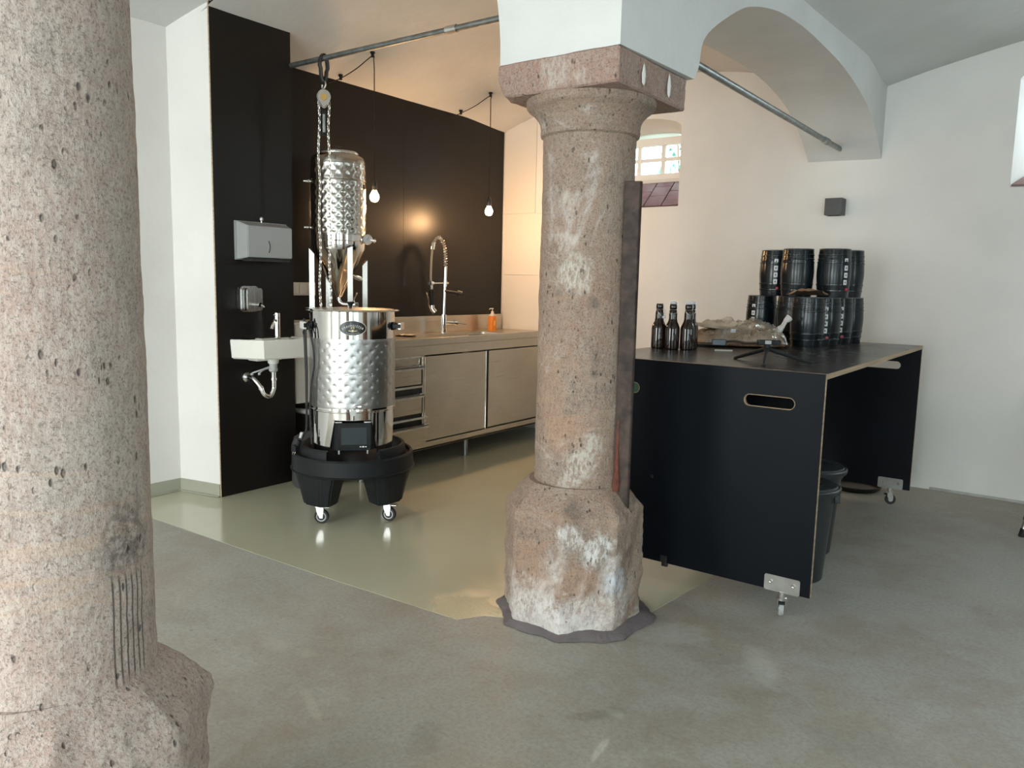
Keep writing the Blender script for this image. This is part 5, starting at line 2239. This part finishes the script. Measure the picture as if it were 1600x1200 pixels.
b = BM()
box(b, -.030, .030, -.013, .013, -.014, .014, .004, 2, Matrix.Translation((-1.272, 3.238, 1.066)) @ Matrix.Rotation(.45, 4, 'Z'))
obj('phone_clip', b, pmat('blue_black_plastic', (.015, .028, .035), .4), t, world=True)
b = BM()
slab(b, stadium(-.045, .045, -.012, .012), [], 0, .006, XY)
o = tag(obj('bottle_opener', b, pmat('grey_white_plastic', (.52, .50, .44), .4)), 'thin flat pale oval object on the table left of the tripod', 'flat object')
o.location = (-1.452, 3.765, .986)
o.rotation_euler = (0, 0, .57)
o.name = 'flat_oval'

# ============================================================ SCONCE
t = thing('wall_light', 'black cube wall light on the white back wall', 'wall light', (-1.456, YB, 1.86))
b = BM()
slab(b, rect(-1.512, -1.402, YB - .11, YB), [rect(-1.500, -1.414, YB - .098, YB - .02)], 1.806, 1.918, XY)
obj('housing', b, BLKMETAL, t, world=True)
b = BM()
box(b, -1.500, -1.414, YB - .098, YB - .02, 1.850, 1.870)
obj('lamp_insert', b, FROST, t, world=True)

# ============================================================ STOOL at the right edge
t = thing('stool', 'stool whose metal leg with black foot shows at the right photo edge', 'stool', (.06, 5.12, 0))
legs_ = []
for (sx_, sy_) in ((-1, 1), (1, 1), (1, -1), (-1, -1)):
    b = BM()
    fx_, fy_ = .06 + sx_ * .235, 5.12 + sy_ * .19
    cyl(b, (fx_, fy_, .02), (.06 + sx_ * .12, 5.12 + sy_ * .12, .62), .014, 12)
    lg = obj('leg', b, ZINC, t, world=True)
    b = BM()
    cyl(b, (fx_ - sx_ * .0, fy_, 0), (fx_ + sx_ * -.008, fy_, .045), .018, 12)
    obj('rubber_foot', b, BLACKRUB, lg, world=True)
b = BM()
lathe(b, [(0, .62), (.16, .62), (.17, .63), (.17, .65), (.16, .66), (0, .66)], 32, Matrix.Translation((.06, 5.12, 0)))
obj('seat', b, BLACKPL, t, world=True)

# ============================================================ OUTSIDE: shrub behind the small window
t = thing('garden_shrub', 'blurred green foliage outside the small window', 'shrub', (-3.1, 7.3, 1.6))
b = BM()
for q in range(5):
    tube(b, spline([(-3.3 + q * .12, 7.3, 1.6), (-3.35 + q * .16, 7.3, 2.2), (-3.4 + q * .22, 7.25, 2.9)], 4), .008, 5)
obj('stem', b, CARD, t, world=True)
b = BM()
for q in range(420):
    x, y, z = random.uniform(-3.75, -2.75), random.uniform(7.05, 7.45), random.uniform(2.2, 3.1)
    if fbm((x, 0, z), 2.2, 2) < -.02:
        continue
    bb = BM()
    s_ = random.uniform(.03, .05)
    vs = [bb.verts.new(p) for p in ((0, 0, 0), (s_ * .5, s_ * .1, s_ * .4), (0, 0, s_ * 1.4), (-s_ * .5, s_ * .1, s_ * .4))]
    bb.faces.new(vs)
    merge(b, bb, Matrix.Translation((x, y, z)) @ Matrix.Rotation(random.uniform(0, 6), 4, 'Z') @ Matrix.Rotation(random.uniform(-1.2, 1.2), 4, 'X'))
obj('foliage', b, LEAF, t, world=True, stuff=True)
b = BM()
box(b, XL - 2, XR + 2, YB + .7, YB + 8, 1.50, 1.60)
struct('ground', b, pmat('garden_ground', (.10, .14, .06), .9, var=.3, bump=.3))

for o in list(bpy.data.meshes):
    if o.users == 0:
        bpy.data.meshes.remove(o)
